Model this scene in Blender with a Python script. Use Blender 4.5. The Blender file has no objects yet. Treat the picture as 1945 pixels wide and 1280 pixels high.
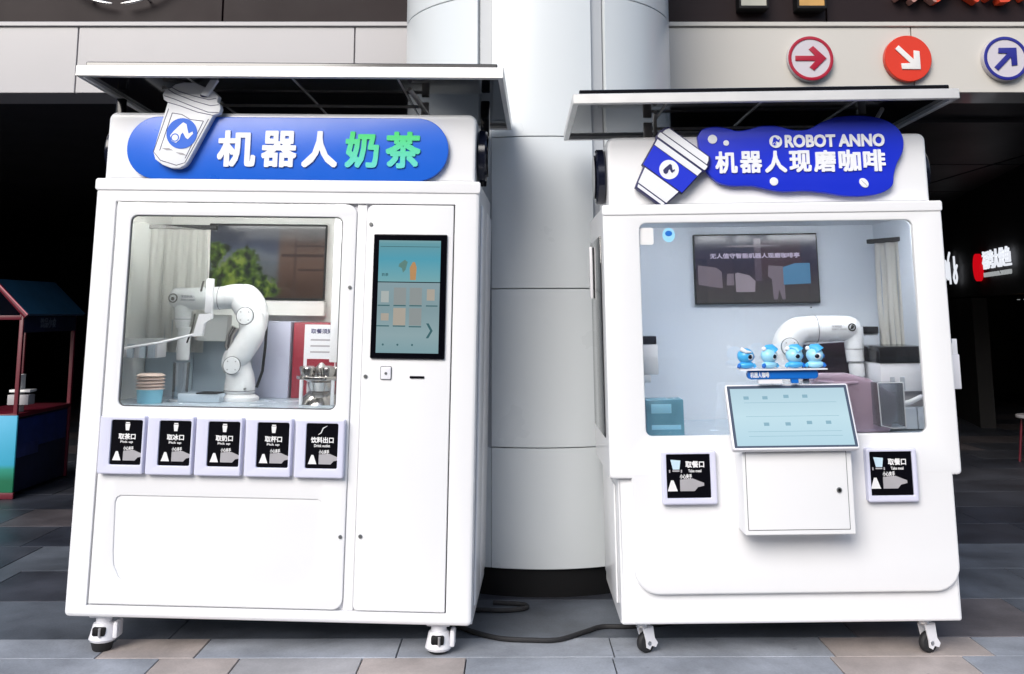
import bpy, bmesh, math, random
from mathutils import Vector, Matrix, Euler
from mathutils.geometry import tessellate_polygon
random.seed(7)
R = math.radians
PI = math.pi
sc = bpy.context.scene
COL = sc.collection

# ------------------------------------------------------------------ camera, sky, sun, exposure
cam_d = bpy.data.cameras.new('camera')
cam = bpy.data.objects.new('camera', cam_d)
COL.objects.link(cam)
sc.camera = cam
cam_d.sensor_width = 36.0
cam_d.lens = 36.09
cam_d.shift_y = -0.1837
cam_d.clip_start = 0.05
cam_d.clip_end = 300
cam.matrix_world = Matrix.Translation((0, 0, 1.45)) @ Matrix.Rotation(R(90) + 0.157, 4, 'X') @ Matrix.Rotation(-0.003, 4, 'Z')

world = bpy.data.worlds.new('World')
sc.world = world
world.use_nodes = True
wn = world.node_tree
wn.nodes.clear()
sky = wn.nodes.new('ShaderNodeTexSky')
sky.sky_type = 'NISHITA'
sky.sun_disc = False
SUN_EL, SUN_AZ = R(32), R(204)          # azimuth measured from +Y clockwise: the sun stands behind the camera
sky.sun_elevation = SUN_EL
sky.sun_rotation = SUN_AZ
sky.air_density = 1.0
sky.dust_density = 1.8
sky.ozone_density = 1.0
bg = wn.nodes.new('ShaderNodeBackground')
bg.inputs['Strength'].default_value = 0.125
wo = wn.nodes.new('ShaderNodeOutputWorld')
wn.links.new(sky.outputs[0], bg.inputs[0])
wn.links.new(bg.outputs[0], wo.inputs[0])

sd = bpy.data.lights.new('sun', 'SUN')
sd.energy = 1.9
sd.angle = R(35)
sd.color = (1.0, 0.97, 0.93)
sun = bpy.data.objects.new('sun', sd)
COL.objects.link(sun)
sdir = Vector((math.sin(SUN_AZ) * math.cos(SUN_EL), math.cos(SUN_AZ) * math.cos(SUN_EL), math.sin(SUN_EL)))
sun.rotation_euler = sdir.to_track_quat('Z', 'Y').to_euler()
sun.location = sdir * 40

sc.view_settings.view_transform = 'Standard'
sc.view_settings.look = 'None'
sc.view_settings.gamma = 1
sc.view_settings.use_curve_mapping = False
sc.view_settings.exposure = 0.60
sc.render.engine = 'CYCLES'
sc.cycles.max_bounces = 12
sc.cycles.transparent_max_bounces = 16
sc.cycles.use_denoising = True

# ------------------------------------------------------------------ materials
def new_mat(name):
    m = bpy.data.materials.new(name)
    m.use_nodes = True
    nt = m.node_tree
    b = nt.nodes['Principled BSDF']
    return m, nt, b

def mat(name, col, rough=0.4, metal=0.0, coat=0.0, var=0.04, vscale=3.0, bump=0.0, bscale=60.0, rvar=0.08, spec=0.5):
    m, nt, b = new_mat(name)
    N, L = nt.nodes, nt.links
    tc = N.new('ShaderNodeTexCoord')
    nz = N.new('ShaderNodeTexNoise')
    nz.inputs['Scale'].default_value = vscale
    nz.inputs['Detail'].default_value = 6
    L.new(tc.outputs['Object'], nz.inputs['Vector'])
    mx = N.new('ShaderNodeMix'); mx.data_type = 'RGBA'
    c = Vector(col[:3])
    lo = c * (1 - var); hi = c * (1 + var)
    mx.inputs[6].default_value = (*lo, 1)
    mx.inputs[7].default_value = (min(hi.x, .95), min(hi.y, .95), min(hi.z, .95), 1)
    L.new(nz.outputs['Fac'], mx.inputs[0])
    L.new(mx.outputs[2], b.inputs['Base Color'])
    mr = N.new('ShaderNodeMapRange')
    mr.inputs['To Min'].default_value = max(.02, rough - rvar)
    mr.inputs['To Max'].default_value = min(1, rough + rvar)
    n2 = N.new('ShaderNodeTexNoise')
    n2.inputs['Scale'].default_value = vscale * 2.7
    n2.inputs['Detail'].default_value = 4
    L.new(tc.outputs['Object'], n2.inputs['Vector'])
    L.new(n2.outputs['Fac'], mr.inputs['Value'])
    L.new(mr.outputs[0], b.inputs['Roughness'])
    b.inputs['Metallic'].default_value = metal
    b.inputs['Coat Weight'].default_value = coat
    b.inputs['Coat Roughness'].default_value = 0.08
    b.inputs['Specular IOR Level'].default_value = spec
    if bump:
        n3 = N.new('ShaderNodeTexNoise')
        n3.inputs['Scale'].default_value = bscale
        n3.inputs['Detail'].default_value = 5
        L.new(tc.outputs['Object'], n3.inputs['Vector'])
        bp = N.new('ShaderNodeBump')
        bp.inputs['Strength'].default_value = bump
        bp.inputs['Distance'].default_value = 0.01
        L.new(n3.outputs['Fac'], bp.inputs['Height'])
        L.new(bp.outputs[0], b.inputs['Normal'])
    return m

def emit_mat(name, col, strength=1.0):
    m, nt, b = new_mat(name)
    b.inputs['Base Color'].default_value = (*[c * .3 for c in col], 1)
    b.inputs['Emission Color'].default_value = (*col, 1)
    b.inputs['Emission Strength'].default_value = strength
    b.inputs['Roughness'].default_value = 0.15
    return m

def screen_mat(name, stops, strength, axis='Z', noise=0.0, nscale=6.0):
    """a lit display: colour bands along the panel's own height"""
    m, nt, b = new_mat(name)
    N, L = nt.nodes, nt.links
    tc = N.new('ShaderNodeTexCoord')
    sp = N.new('ShaderNodeSeparateXYZ')
    L.new(tc.outputs['Generated'], sp.inputs[0])
    src = sp.outputs[axis]
    if noise:
        nz = N.new('ShaderNodeTexNoise'); nz.inputs['Scale'].default_value = nscale
        nz.inputs['Detail'].default_value = 3
        L.new(tc.outputs['Object'], nz.inputs['Vector'])
        ma = N.new('ShaderNodeMath'); ma.operation = 'MULTIPLY_ADD'
        L.new(nz.outputs['Fac'], ma.inputs[0])
        ma.inputs[1].default_value = noise
        ad = N.new('ShaderNodeMath'); ad.operation = 'SUBTRACT'
        L.new(src, ad.inputs[0]); ad.inputs[1].default_value = noise * .5
        L.new(ad.outputs[0], ma.inputs[2])
        src = ma.outputs[0]
    cr = N.new('ShaderNodeValToRGB')
    el = cr.color_ramp.elements
    el[0].position, el[0].color = stops[0][0], (*stops[0][1], 1)
    el[1].position, el[1].color = stops[-1][0], (*stops[-1][1], 1)
    for p, c in stops[1:-1]:
        e = el.new(p); e.color = (*c, 1)
    L.new(src, cr.inputs[0])
    L.new(cr.outputs[0], b.inputs['Emission Color'])
    b.inputs['Emission Strength'].default_value = strength
    b.inputs['Base Color'].default_value = (.01, .012, .015, 1)
    b.inputs['Roughness'].default_value = 0.12
    b.inputs['Specular IOR Level'].default_value = 0.2
    return m

def glass_mat(name, tint=(.93, .96, .97), gloss=0.08, milk=0.0, milkcol=(.8, .85, .9)):
    """thin clear sheet: light passes straight through, the face mirrors a little"""
    m = bpy.data.materials.new(name); m.use_nodes = True
    nt = m.node_tree; N, L = nt.nodes, nt.links
    N.clear()
    out = N.new('ShaderNodeOutputMaterial')
    tr = N.new('ShaderNodeBsdfTransparent'); tr.inputs[0].default_value = (*tint, 1)
    gl = N.new('ShaderNodeBsdfGlossy'); gl.inputs['Roughness'].default_value = 0.02
    fr = N.new('ShaderNodeFresnel'); fr.inputs[0].default_value = 1.5
    ma = N.new('ShaderNodeMath'); ma.operation = 'ADD'; ma.inputs[1].default_value = gloss - .04
    ma.use_clamp = True
    L.new(fr.outputs[0], ma.inputs[0])
    mx = N.new('ShaderNodeMixShader')
    L.new(ma.outputs[0], mx.inputs[0])
    last = tr
    if milk:
        df = N.new('ShaderNodeBsdfTranslucent'); df.inputs[0].default_value = (*milkcol, 1)
        d2 = N.new('ShaderNodeBsdfDiffuse'); d2.inputs[0].default_value = (*milkcol, 1)
        m3 = N.new('ShaderNodeMixShader'); m3.inputs[0].default_value = .5
        L.new(df.outputs[0], m3.inputs[1]); L.new(d2.outputs[0], m3.inputs[2])
        m2 = N.new('ShaderNodeMixShader'); m2.inputs[0].default_value = milk
        L.new(tr.outputs[0], m2.inputs[1]); L.new(m3.outputs[0], m2.inputs[2])
        last = m2
    L.new(last.outputs[0], mx.inputs[1]); L.new(gl.outputs[0], mx.inputs[2])
    L.new(mx.outputs[0], out.inputs[0])
    return m

WHITE = mat('white_powder_coat', (.84, .845, .86), .34, coat=.3, var=.022, vscale=2.2, bump=.03, bscale=350, rvar=.12)
WHITE2 = mat('white_plastic', (.80, .80, .84), .32, var=.015, coat=.15)
LILAC = mat('cool_white_plastic', (.68, .69, .84), .34, var=.02, coat=.1)
INNER = mat('interior_panel', (.62, .67, .74), .4, var=.02)
INNER2 = mat('interior_panel_warm', (.82, .82, .79), .4, var=.03)
COUNTER = mat('counter_top', (.52, .61, .70), .25, var=.03)
GREYCAB = mat('grey_cabinet', (.42, .45, .50), .35, var=.04)
LAVCAB = mat('lavender_cabinet', (.47, .48, .60), .4, var=.04)
SLATECAB = mat('blue_grey_cabinet', (.43, .51, .57), .4, var=.05)
ARM = mat('robot_shell', (.80, .81, .83), .28, var=.012, coat=.4)
STEEL = mat('brushed_steel', (.62, .61, .60), .28, metal=1, var=.12, vscale=8)
CHROME = mat('chrome', (.55, .52, .50), .18, metal=1, var=.3, vscale=18)
SILVER = mat('awning_rail', (.78, .77, .75), .35, metal=.45, var=.1, vscale=5)
ROD = mat('dull_aluminium', (.55, .53, .52), .4, metal=.7, var=.08)
DARKGLOSS = mat('dark_gloss_underside', (.006, .006, .008), .07, var=.3, spec=.8, rvar=.03)
BLACK = mat('black_gloss', (.002, .002, .004), .14, var=.2, rvar=.05, spec=.3)
BLACKM = mat('black_matt', (.006, .006, .007), .6, var=.2, spec=.25)
RUBBER = mat('black_rubber', (.015, .015, .017), .7, var=.3, bump=.1, bscale=120)
NAVYBLK = mat('navy_black_plastic', (.008, .010, .022), .18, var=.3)
BLUE = mat('sign_blue', (.011, .125, .66), .3, var=.03)
ROYAL = mat('sign_royal_blue', (.010, .030, .60), .35, var=.03)
INK = mat('dark_ink', (.02, .02, .10), .5, var=.1)
PRINTW = mat('white_print', (.80, .80, .80), .5, var=.05)
PRINTG = mat('grey_print', (.38, .37, .39), .5, var=.15, vscale=12)
PRINTB = mat('pale_blue_print', (.55, .72, .82), .5, var=.08)
LETTER = mat('letter_white', (.82, .84, .88), .35, var=.01)
GREYLOCK = mat('lock_metal', (.30, .31, .31), .3, metal=.8, var=.1)
SHADOWGAP = mat('joint_grey', (.08, .085, .09), .7, var=.1)
RED = mat('red_enamel', (.24, .010, .025), .4, var=.1)
BOOTHRED = mat('booth_red', (.12, .008, .02), .4, var=.2)
BOOTHBLUE = mat('booth_blue_roof', (.010, .060, .13), .45, var=.35, vscale=4)
BOOTHDARK = mat('booth_dark_panel', (.008, .012, .04), .5, var=.4)
PURPLE = mat('purple_film', (.42, .30, .38), .3, var=.15)
TOYBLUE = mat('toy_sky_blue', (.06, .42, .80), .35, var=.08, vscale=20, coat=.2)
TOYPALE = mat('toy_pale_blue', (.33, .68, .88), .35, var=.06, vscale=20, coat=.2)
TOYDEEP = mat('toy_deep_blue', (.005, .14, .55), .35, var=.08)
AMBER = mat('peach_reflection', (.66, .52, .46), .4, var=.15)
CYAN = mat('blue_reflection', (.20, .50, .64), .35, var=.15)
CURTAIN = mat('curtain_cloth', (.76, .75, .71), .8, var=.08, bump=.2, bscale=200)
PANE = glass_mat('window_pane', tint=(.97, .985, .99), gloss=.07, milk=.015)
SIDEPANE = glass_mat('side_window_pane', tint=(.35, .38, .42), gloss=.14)
ACRYL = glass_mat('acrylic_sheet', tint=(.93, .95, .95), gloss=.08, milk=.11, milkcol=(.9, .88, .82))
CLEAR = glass_mat('clear_tube', tint=(.88, .90, .93), gloss=.14, milk=.12)

def gradient_text_mat():
    m, nt, b = new_mat('letter_green_gradient')
    N, L = nt.nodes, nt.links
    tc = N.new('ShaderNodeTexCoord'); sp = N.new('ShaderNodeSeparateXYZ')
    L.new(tc.outputs['Object'], sp.inputs[0])
    mr = N.new('ShaderNodeMapRange')
    mr.inputs['From Min'].default_value = 2.10; mr.inputs['From Max'].default_value = 2.27
    L.new(sp.outputs['Z'], mr.inputs['Value'])
    cr = N.new('ShaderNodeValToRGB')
    cr.color_ramp.elements[0].color = (.10, .62, .58, 1)
    cr.color_ramp.elements[1].color = (.03, .62, .12, 1)
    L.new(mr.outputs[0], cr.inputs[0]); L.new(cr.outputs[0], b.inputs['Base Color'])
    b.inputs['Roughness'].default_value = .4
    return m
GREENTXT = gradient_text_mat()

# ------------------------------------------------------------------ mesh helpers
def finish(name, me, m, parent, smooth=35):
    if m is not None and not me.materials:
        for k in (m if isinstance(m, (list, tuple)) else [m]):
            me.materials.append(k)
    if smooth:
        for p in me.polygons: p.use_smooth = True
        me.set_sharp_from_angle(angle=R(smooth))
    o = bpy.data.objects.new(name, me)
    COL.objects.link(o)
    if parent is not None: o.parent = parent
    return o

class MB:
    def __init__(s): s.bm = bmesh.new(); s.mi = 0
    def _tag(s, faces):
        for f in faces: f.material_index = s.mi
    def box(s, x0, x1, y0, y1, z0, z1, bev=0.0, seg=2):
        r = bmesh.ops.create_cube(s.bm, size=1)
        vs = r['verts']
        for v in vs:
            v.co = Vector((x0 + (v.co.x + .5) * (x1 - x0), y0 + (v.co.y + .5) * (y1 - y0), z0 + (v.co.z + .5) * (z1 - z0)))
        fs = list({f for v in vs for f in v.link_faces})
        s._tag(fs)
        if bev:
            es = list({e for v in vs for e in v.link_edges})
            bmesh.ops.bevel(s.bm, geom=es, offset=bev, segments=seg, affect='EDGES', clamp_overlap=True, profile=.5)
        return s
    def quadbox(s, corners_xz, y0, y1):
        """prism of an x,z outline between two depths"""
        n = len(corners_xz)
        a = [s.bm.verts.new((x, y0, z)) for x, z in corners_xz]
        b = [s.bm.verts.new((x, y1, z)) for x, z in corners_xz]
        fs = [s.bm.faces.new(a), s.bm.faces.new(b[::-1])]
        for i in range(n):
            fs.append(s.bm.faces.new((a[i], b[i], b[(i + 1) % n], a[(i + 1) % n])))
        s._tag(fs); return s
    def tube(s, pts, rad, seg=16, caps=True, sx=1.0):
        pts = [Vector(p) for p in pts]
        n = len(pts)
        rads = rad if isinstance(rad, (list, tuple)) else [rad] * n
        rings = []
        prev = None
        for i, p in enumerate(pts):
            t = (pts[min(i + 1, n - 1)] - pts[max(i - 1, 0)]).normalized()
            if prev is None:
                up = Vector((0, 1, 0)) if abs(t.y) < .9 else Vector((1, 0, 0))
                u = t.cross(up).normalized()
            else:
                u = (prev - t * prev.dot(t)).normalized()
            prev = u
            w = t.cross(u)
            rings.append([s.bm.verts.new(p + (u * math.cos(2 * PI * k / seg) + w * math.sin(2 * PI * k / seg) * sx) * rads[i]) for k in range(seg)])
        fs = []
        for i in range(n - 1):
            for k in range(seg):
                fs.append(s.bm.faces.new((rings[i][k], rings[i + 1][k], rings[i + 1][(k + 1) % seg], rings[i][(k + 1) % seg])))
        if caps:
            fs.append(s.bm.faces.new(rings[0])); fs.append(s.bm.faces.new(rings[-1][::-1]))
        s._tag(fs); return s
    def cyl(s, p0, p1, r, seg=24, r1=None, bev=0.0):
        p0, p1 = Vector(p0), Vector(p1)
        r1 = r if r1 is None else r1
        if bev:
            d = (p1 - p0).normalized() * bev
            return s.tube([p0, p0 + d, p1 - d, p1], [r - bev, r, r1, r1 - bev], seg)
        return s.tube([p0, p1], [r, r1], seg)
    def sphere(s, c, r, sc=(1, 1, 1), seg=20, rings=12):
        g = bmesh.ops.create_uvsphere(s.bm, u_segments=seg, v_segments=rings, radius=r)
        for v in g['verts']:
            v.co = Vector((v.co.x * sc[0] + c[0], v.co.y * sc[1] + c[1], v.co.z * sc[2] + c[2]))
        s._tag({f for v in g['verts'] for f in v.link_faces}); return s
    def build(s, name, m, parent=None, smooth=35):
        bmesh.ops.recalc_face_normals(s.bm, faces=s.bm.faces)
        me = bpy.data.meshes.new(name)
        s.bm.to_mesh(me); s.bm.free()
        return finish(name, me, m, parent, smooth)

def rrect(x0, x1, z0, z1, r, seg=6):
    if not isinstance(r, (list, tuple)): r = [r] * 4       # corners: lower left, lower right, upper right, upper left
    out = []
    for (cx, cz, a0, rr) in ((x0, z0, 180, r[0]), (x1, z0, 270, r[1]), (x1, z1, 0, r[2]), (x0, z1, 90, r[3])):
        if rr <= 0: out.append((cx, cz)); continue
        mx = cx + (rr if cx == x0 else -rr); mz = cz + (rr if cz == z0 else -rr)
        for k in range(seg + 1):
            a = R(a0 + 90 * k / seg)
            out.append((mx + rr * math.cos(a), mz + rr * math.sin(a)))
    return out

def circle(cx, cz, r, n=40, rz=None):
    rz = rz or r
    return [(cx + r * math.cos(2 * PI * k / n), cz + rz * math.sin(2 * PI * k / n)) for k in range(n)]

def area(l):
    return .5 * sum(l[i][0] * l[(i + 1) % len(l)][1] - l[(i + 1) % len(l)][0] * l[i][1] for i in range(len(l)))

def inset(loop, d):
    """move a closed loop inwards (to the left of its direction) by d"""
    n = len(loop); out = []
    for i in range(n):
        p0, p, p1 = Vector(loop[i - 1]), Vector(loop[i]), Vector(loop[(i + 1) % n])
        e0 = (p - p0); e1 = (p1 - p)
        if e0.length < 1e-9: e0 = e1
        if e1.length < 1e-9: e1 = e0
        e0 = e0.normalized(); e1 = e1.normalized()
        n0 = Vector((-e0.y, e0.x)); n1 = Vector((-e1.y, e1.x))
        b = n0 + n1
        if b.length < 1e-6: b = n0
        b.normalize()
        k = d / max(.35, b.dot(n0))
        out.append(tuple(p + b * k))
    return out

def plate(name, loops, y0, y1, m, parent, bev=0.0, hbev=None, back=True, smooth=30):
    """solid panel: outline and holes in x,z; front face at y0, back at y1"""
    hbev = bev if hbev is None else hbev
    bm = bmesh.new()
    L0 = loops[0] if area(loops[0]) > 0 else loops[0][::-1]
    LS = [L0] + [l if area(l) < 0 else l[::-1] for l in loops[1:]]
    fronts = []; rears = []
    for i, l in enumerate(LS):
        b = bev if i == 0 else hbev
        stages = []
        if b > 0:
            for q in (0, .3, .62, 1.0):
                a = q * PI / 2
                stages.append((inset(l, b * (1 - math.sin(a))), y0 + b * (1 - math.cos(a))))
        else:
            stages.append((l, y0))
        stages.append((l, y1))
        rings = [[bm.verts.new((x, y, z)) for x, z in lp] for lp, y in stages]
        for a, c in zip(rings, rings[1:]):
            n = len(a)
            for k in range(n):
                bm.faces.new((a[k], a[(k + 1) % n], c[(k + 1) % n], c[k]))
        fronts.append(rings[0]); rears.append(rings[-1])
    for rings, fl in ((fronts, 0), (rears, 1)):
        if fl and not back: continue
        flat = [v for r in rings for v in r]
        tri = tessellate_polygon([[Vector((v.co.x, v.co.z, 0)) for v in r] for r in rings])
        for t in tri:
            try: bm.faces.new([flat[i] for i in (t if not fl else t[::-1])])
            except ValueError: pass
    bmesh.ops.recalc_face_normals(bm, faces=bm.faces)
    me = bpy.data.meshes.new(name); bm.to_mesh(me); bm.free()
    return finish(name, me, m, parent, smooth)

def text_verts(s, bold=0.0):
    cu = bpy.data.curves.new('t', 'FONT')
    cu.body = s; cu.size = 1; cu.offset = bold; cu.extrude = .5
    cu.resolution_u = 3
    o = bpy.data.objects.new('t', cu); COL.objects.link(o)
    dg = bpy.context.evaluated_depsgraph_get()
    me = bpy.data.meshes.new_from_object(o.evaluated_get(dg))
    bpy.data.objects.remove(o); bpy.data.curves.remove(cu)
    return me

def text(name, s, box, y0, th, m, parent, bold=0.0, skew=0.0):
    """letters as thin solid pieces stretched into box (x0, x1, z0, z1), face at y0"""
    me = text_verts(s, 0)
    if bold:
        n0 = len(me.vertices)
        vs = [v.co.copy() for v in me.vertices]; fs = [tuple(p.vertices) for p in me.polygons]
        V, F = [], []
        for k in range(9):
            dx, dy = (0, 0) if k == 8 else (bold * math.cos(k * PI / 4), bold * math.sin(k * PI / 4))
            if abs(dx) > .6 * bold and abs(dy) > .6 * bold: dx, dy = dx * 1.25, dy * 1.25
            V += [(v.x + dx, v.y + dy, (1 if v.z > 0 else -1) * (.5 + k * .01)) for v in vs]
            F += [tuple(i + n0 * k for i in f) for f in fs]
        bpy.data.meshes.remove(me)
        me = bpy.data.meshes.new('t'); me.from_pydata(V, [], F)
    xs = [v.co.x for v in me.vertices]; zs = [v.co.y for v in me.vertices]
    a, b, c, d = min(xs), max(xs), min(zs), max(zs)
    x0, x1, z0, z1 = box
    for v in me.vertices:
        u = (v.co.x - a) / (b - a); w = (v.co.y - c) / (d - c)
        front = v.co.z > 0
        dk = min(th * .2, .00035) * (abs(v.co.z) - .5) / .08
        v.co = Vector((x0 + u * (x1 - x0) + skew * w, y0 - dk if front else y0 + th, z0 + w * (z1 - z0)))
    me.materials.clear(); me.materials.append(m)
    me.update()
    return finish(name, me, None, parent, 0)

def empty(name, label=None, cat=None, group=None, mw=None, parent=None):
    o = bpy.data.objects.new(name, None); COL.objects.link(o)
    o.empty_display_size = .1
    if parent is not None: o.parent = parent
    if mw is not None:
        o.location = mw.to_translation(); o.rotation_euler = mw.to_euler()
    if label: o['label'] = label; o['category'] = cat
    if group: o['group'] = group
    return o

def tag(o, label, cat, group=None):
    o['label'] = label; o['category'] = cat
    if group: o['group'] = group
    return o

def copy_tree(o, parent=None):
    c = o.copy(); COL.objects.link(c)
    if parent is not None: c.parent = parent
    for ch in list(o.children): copy_tree(ch, c)
    return c

def smooth_path(pts, rads, n=8):
    """Catmull-Rom through the points"""
    P = [Vector(p) for p in pts]; P = [P[0] * 2 - P[1]] + P + [P[-1] * 2 - P[-2]]
    Q = [rads[0]] + list(rads) + [rads[-1]]
    op, orr = [], []
    for i in range(1, len(P) - 2):
        for k in range(n):
            t = k / n
            def cr(a, b, c, d): return .5 * (2 * b + (c - a) * t + (2 * a - 5 * b + 4 * c - d) * t * t + (3 * b - a - 3 * c + d) * t ** 3)
            op.append(cr(P[i - 1], P[i], P[i + 1], P[i + 2])); orr.append(cr(Q[i - 1], Q[i], Q[i + 1], Q[i + 2]))
    op.append(P[-2]); orr.append(Q[-2])
    return op, orr

# ------------------------------------------------------------------ ground with paving slabs
def stone(name, col, var=.25, rough=.55):
    m, nt, b = new_mat(name)
    N, L = nt.nodes, nt.links
    tc = N.new('ShaderNodeTexCoord')
    geo = N.new('ShaderNodeNewGeometry')
    a = N.new('ShaderNodeTexNoise'); a.inputs['Scale'].default_value = 2.2; a.inputs['Detail'].default_value = 8; a.inputs['Roughness'].default_value = .65
    c = N.new('ShaderNodeTexNoise'); c.inputs['Scale'].default_value = 90; c.inputs['Detail'].default_value = 3
    L.new(geo.outputs['Position'], a.inputs['Vector']); L.new(geo.outputs['Position'], c.inputs['Vector'])
    ad = N.new('ShaderNodeMath'); ad.operation = 'MULTIPLY_ADD'; ad.inputs[1].default_value = .3
    L.new(c.outputs['Fac'], ad.inputs[0]); L.new(a.outputs['Fac'], ad.inputs[2])
    cr = N.new('ShaderNodeValToRGB')
    cv = Vector(col)
    cr.color_ramp.elements[0].position = .42; cr.color_ramp.elements[0].color = (*(cv * (1 - var)), 1)
    cr.color_ramp.elements[1].position = .85; cr.color_ramp.elements[1].color = (*(cv * (1 + var)), 1)
    L.new(ad.outputs[0], cr.inputs[0])
    st = N.new('ShaderNodeTexNoise'); st.inputs['Scale'].default_value = 1.1; st.inputs['Detail'].default_value = 7; st.inputs['Roughness'].default_value = .7; st.inputs['Distortion'].default_value = .6
    L.new(geo.outputs['Position'], st.inputs['Vector'])
    sr = N.new('ShaderNodeMapRange'); sr.inputs['From Min'].default_value = .35; sr.inputs['From Max'].default_value = .6; sr.inputs['To Min'].default_value = .70; sr.inputs['To Max'].default_value = 1.1
    L.new(st.outputs['Fac'], sr.inputs['Value'])
    vo = N.new('ShaderNodeTexVoronoi'); vo.inputs['Scale'].default_value = 5.5; L.new(geo.outputs['Position'], vo.inputs['Vector'])
    vr = N.new('ShaderNodeMapRange'); vr.inputs['From Min'].default_value = .035; vr.inputs['From Max'].default_value = .07; vr.inputs['To Min'].default_value = .72
    L.new(vo.outputs['Distance'], vr.inputs['Value'])
    mm = N.new('ShaderNodeMath'); mm.operation = 'MULTIPLY'; L.new(sr.outputs[0], mm.inputs[0]); L.new(vr.outputs[0], mm.inputs[1])
    vm = N.new('ShaderNodeVectorMath'); vm.operation = 'SCALE'; L.new(cr.outputs[0], vm.inputs[0]); L.new(mm.outputs[0], vm.inputs['Scale'])
    L.new(vm.outputs[0], b.inputs['Base Color'])
    mr = N.new('ShaderNodeMapRange'); mr.inputs['To Min'].default_value = rough - .15; mr.inputs['To Max'].default_value = rough + .15
    L.new(a.outputs['Fac'], mr.inputs['Value']); L.new(mr.outputs[0], b.inputs['Roughness'])
    bp = N.new('ShaderNodeBump'); bp.inputs['Strength'].default_value = .25; bp.inputs['Distance'].default_value = .004
    L.new(c.outputs['Fac'], bp.inputs['Height']); L.new(bp.outputs[0], b.inputs['Normal'])
    return m
S_GREY = stone('stone_blue_grey', (.35, .375, .42), .3)
S_PINK = stone('stone_pink', (.46, .405, .38), .2)
S_PALE = stone('stone_pale_warm', (.38, .375, .385), .2)
S_MID = stone('stone_slate_half_shade', (.115, .13, .155), .4, .45)  # from here on: slate tones with the overhang's shade mixed into the colour
S_MID2 = stone('stone_half_shade', (.15, .14, .15), .35, .5)
S_SLATE_SHADE = stone('stone_slate_shade', (.036, .041, .056), .5, .42)
S_SLATE_SHADE2 = stone('stone_slate_mid_shade', (.048, .052, .066), .45, .45)
S_PINK_SHADE = stone('stone_pink_shade', (.085, .075, .082), .35, .5)
MORTAR = stone('mortar', (.035, .035, .04), .2, .8)

g = MB(); g.box(-80, 80, -60, 100, -.3, -.012)
ground = g.build('ground', MORTAR, None, 0); ground['kind'] = 'structure'
slab_cache = {}
def slab(x0, x1, y0, y1, m):
    w, d = round(x1 - x0, 2), round(y1 - y0, 2)
    key = (w, d, m.name)
    if key not in slab_cache:
        b = MB(); j = .0028
        b.box(-w / 2 + j, w / 2 - j, -d / 2 + j, d / 2 - j, -.03, 0, .0018, 1)
        o = b.build('paving_slab', m, ground, 0)
        slab_cache[key] = o.data
    else:
        o = bpy.data.objects.new('paving_slab', slab_cache[key]); COL.objects.link(o); o.parent = ground
    o.location = ((x0 + x1) / 2, (y0 + y1) / 2, random.uniform(-.0012, .0008))
    o.rotation_euler = (random.uniform(-.0007, .0007), random.uniform(-.0007, .0007), 0)
    return o
nslab = 0
rows = [(3.63, 3.885), (3.885, 4.135), (4.135, 4.39), (4.39, 4.645), (4.645, 4.9)] + [(4.9 + .62 * k, 5.52 + .62 * k) for k in range(11)]
FRONT = {3: [(-3.0, -1.50, S_GREY), (-1.5, -1.16, S_PINK), (-1.16, -.64, S_PALE), (-.64, -.20, S_PINK), (-.2, .42, S_GREY), (.42, 1.34, S_GREY), (1.34, 1.9, S_PINK), (1.9, 3.0, S_GREY)],
         4: [(-3.0, -1.78, S_GREY), (-1.78, -1.36, S_PINK), (-1.36, -.5, S_GREY), (-.5, .43, S_GREY), (.43, 1.37, S_GREY), (1.37, 2.05, S_PINK), (2.05, 3.0, S_GREY)],
         2: [(-3.0, -1.9, S_GREY), (-1.9, -1.1, S_PINK), (-1.1, -.2, S_GREY), (-.2, .6, S_PALE), (.6, 1.3, S_GREY), (1.3, 2.2, S_PINK), (2.2, 3.0, S_GREY)]}
for ri, (y0, y1) in enumerate(rows):
    half = 2.7 + (y1 - 3.6) * .62
    if ri in FRONT:
        for (a, b_, m_) in FRONT[ri]: slab(a, b_, y0, y1, m_); nslab += 1
        continue
    x = -round(half / .31) * .31 + random.choice([0, .15])
    if y0 > 9: x = -7.44
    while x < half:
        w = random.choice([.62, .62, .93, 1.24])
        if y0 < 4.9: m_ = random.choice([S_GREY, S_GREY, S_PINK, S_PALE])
        elif y0 < 5.5: m_ = random.choice([S_MID, S_MID, S_MID2])  # rows step darker towards the hall, shade painted into the stone
        elif y0 < 6.7: m_ = random.choice([S_MID, S_SLATE_SHADE2, S_SLATE_SHADE2, S_SLATE_SHADE])
        else: m_ = random.choice([S_SLATE_SHADE, S_SLATE_SHADE, S_SLATE_SHADE2, S_SLATE_SHADE2, S_PINK_SHADE])
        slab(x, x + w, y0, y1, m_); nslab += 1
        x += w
# beyond, the hall floor: slabs too small in view to pick apart
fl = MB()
cols = [S_SLATE_SHADE, S_SLATE_SHADE2, S_PINK_SHADE]
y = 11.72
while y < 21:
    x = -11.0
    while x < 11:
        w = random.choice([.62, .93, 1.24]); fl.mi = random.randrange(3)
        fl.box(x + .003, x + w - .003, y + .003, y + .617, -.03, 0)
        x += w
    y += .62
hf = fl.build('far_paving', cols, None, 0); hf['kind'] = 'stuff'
tag(hf, 'mixed slate paving with shade painted into its colour, receding into the unlit hall behind both kiosks', 'paving')

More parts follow.
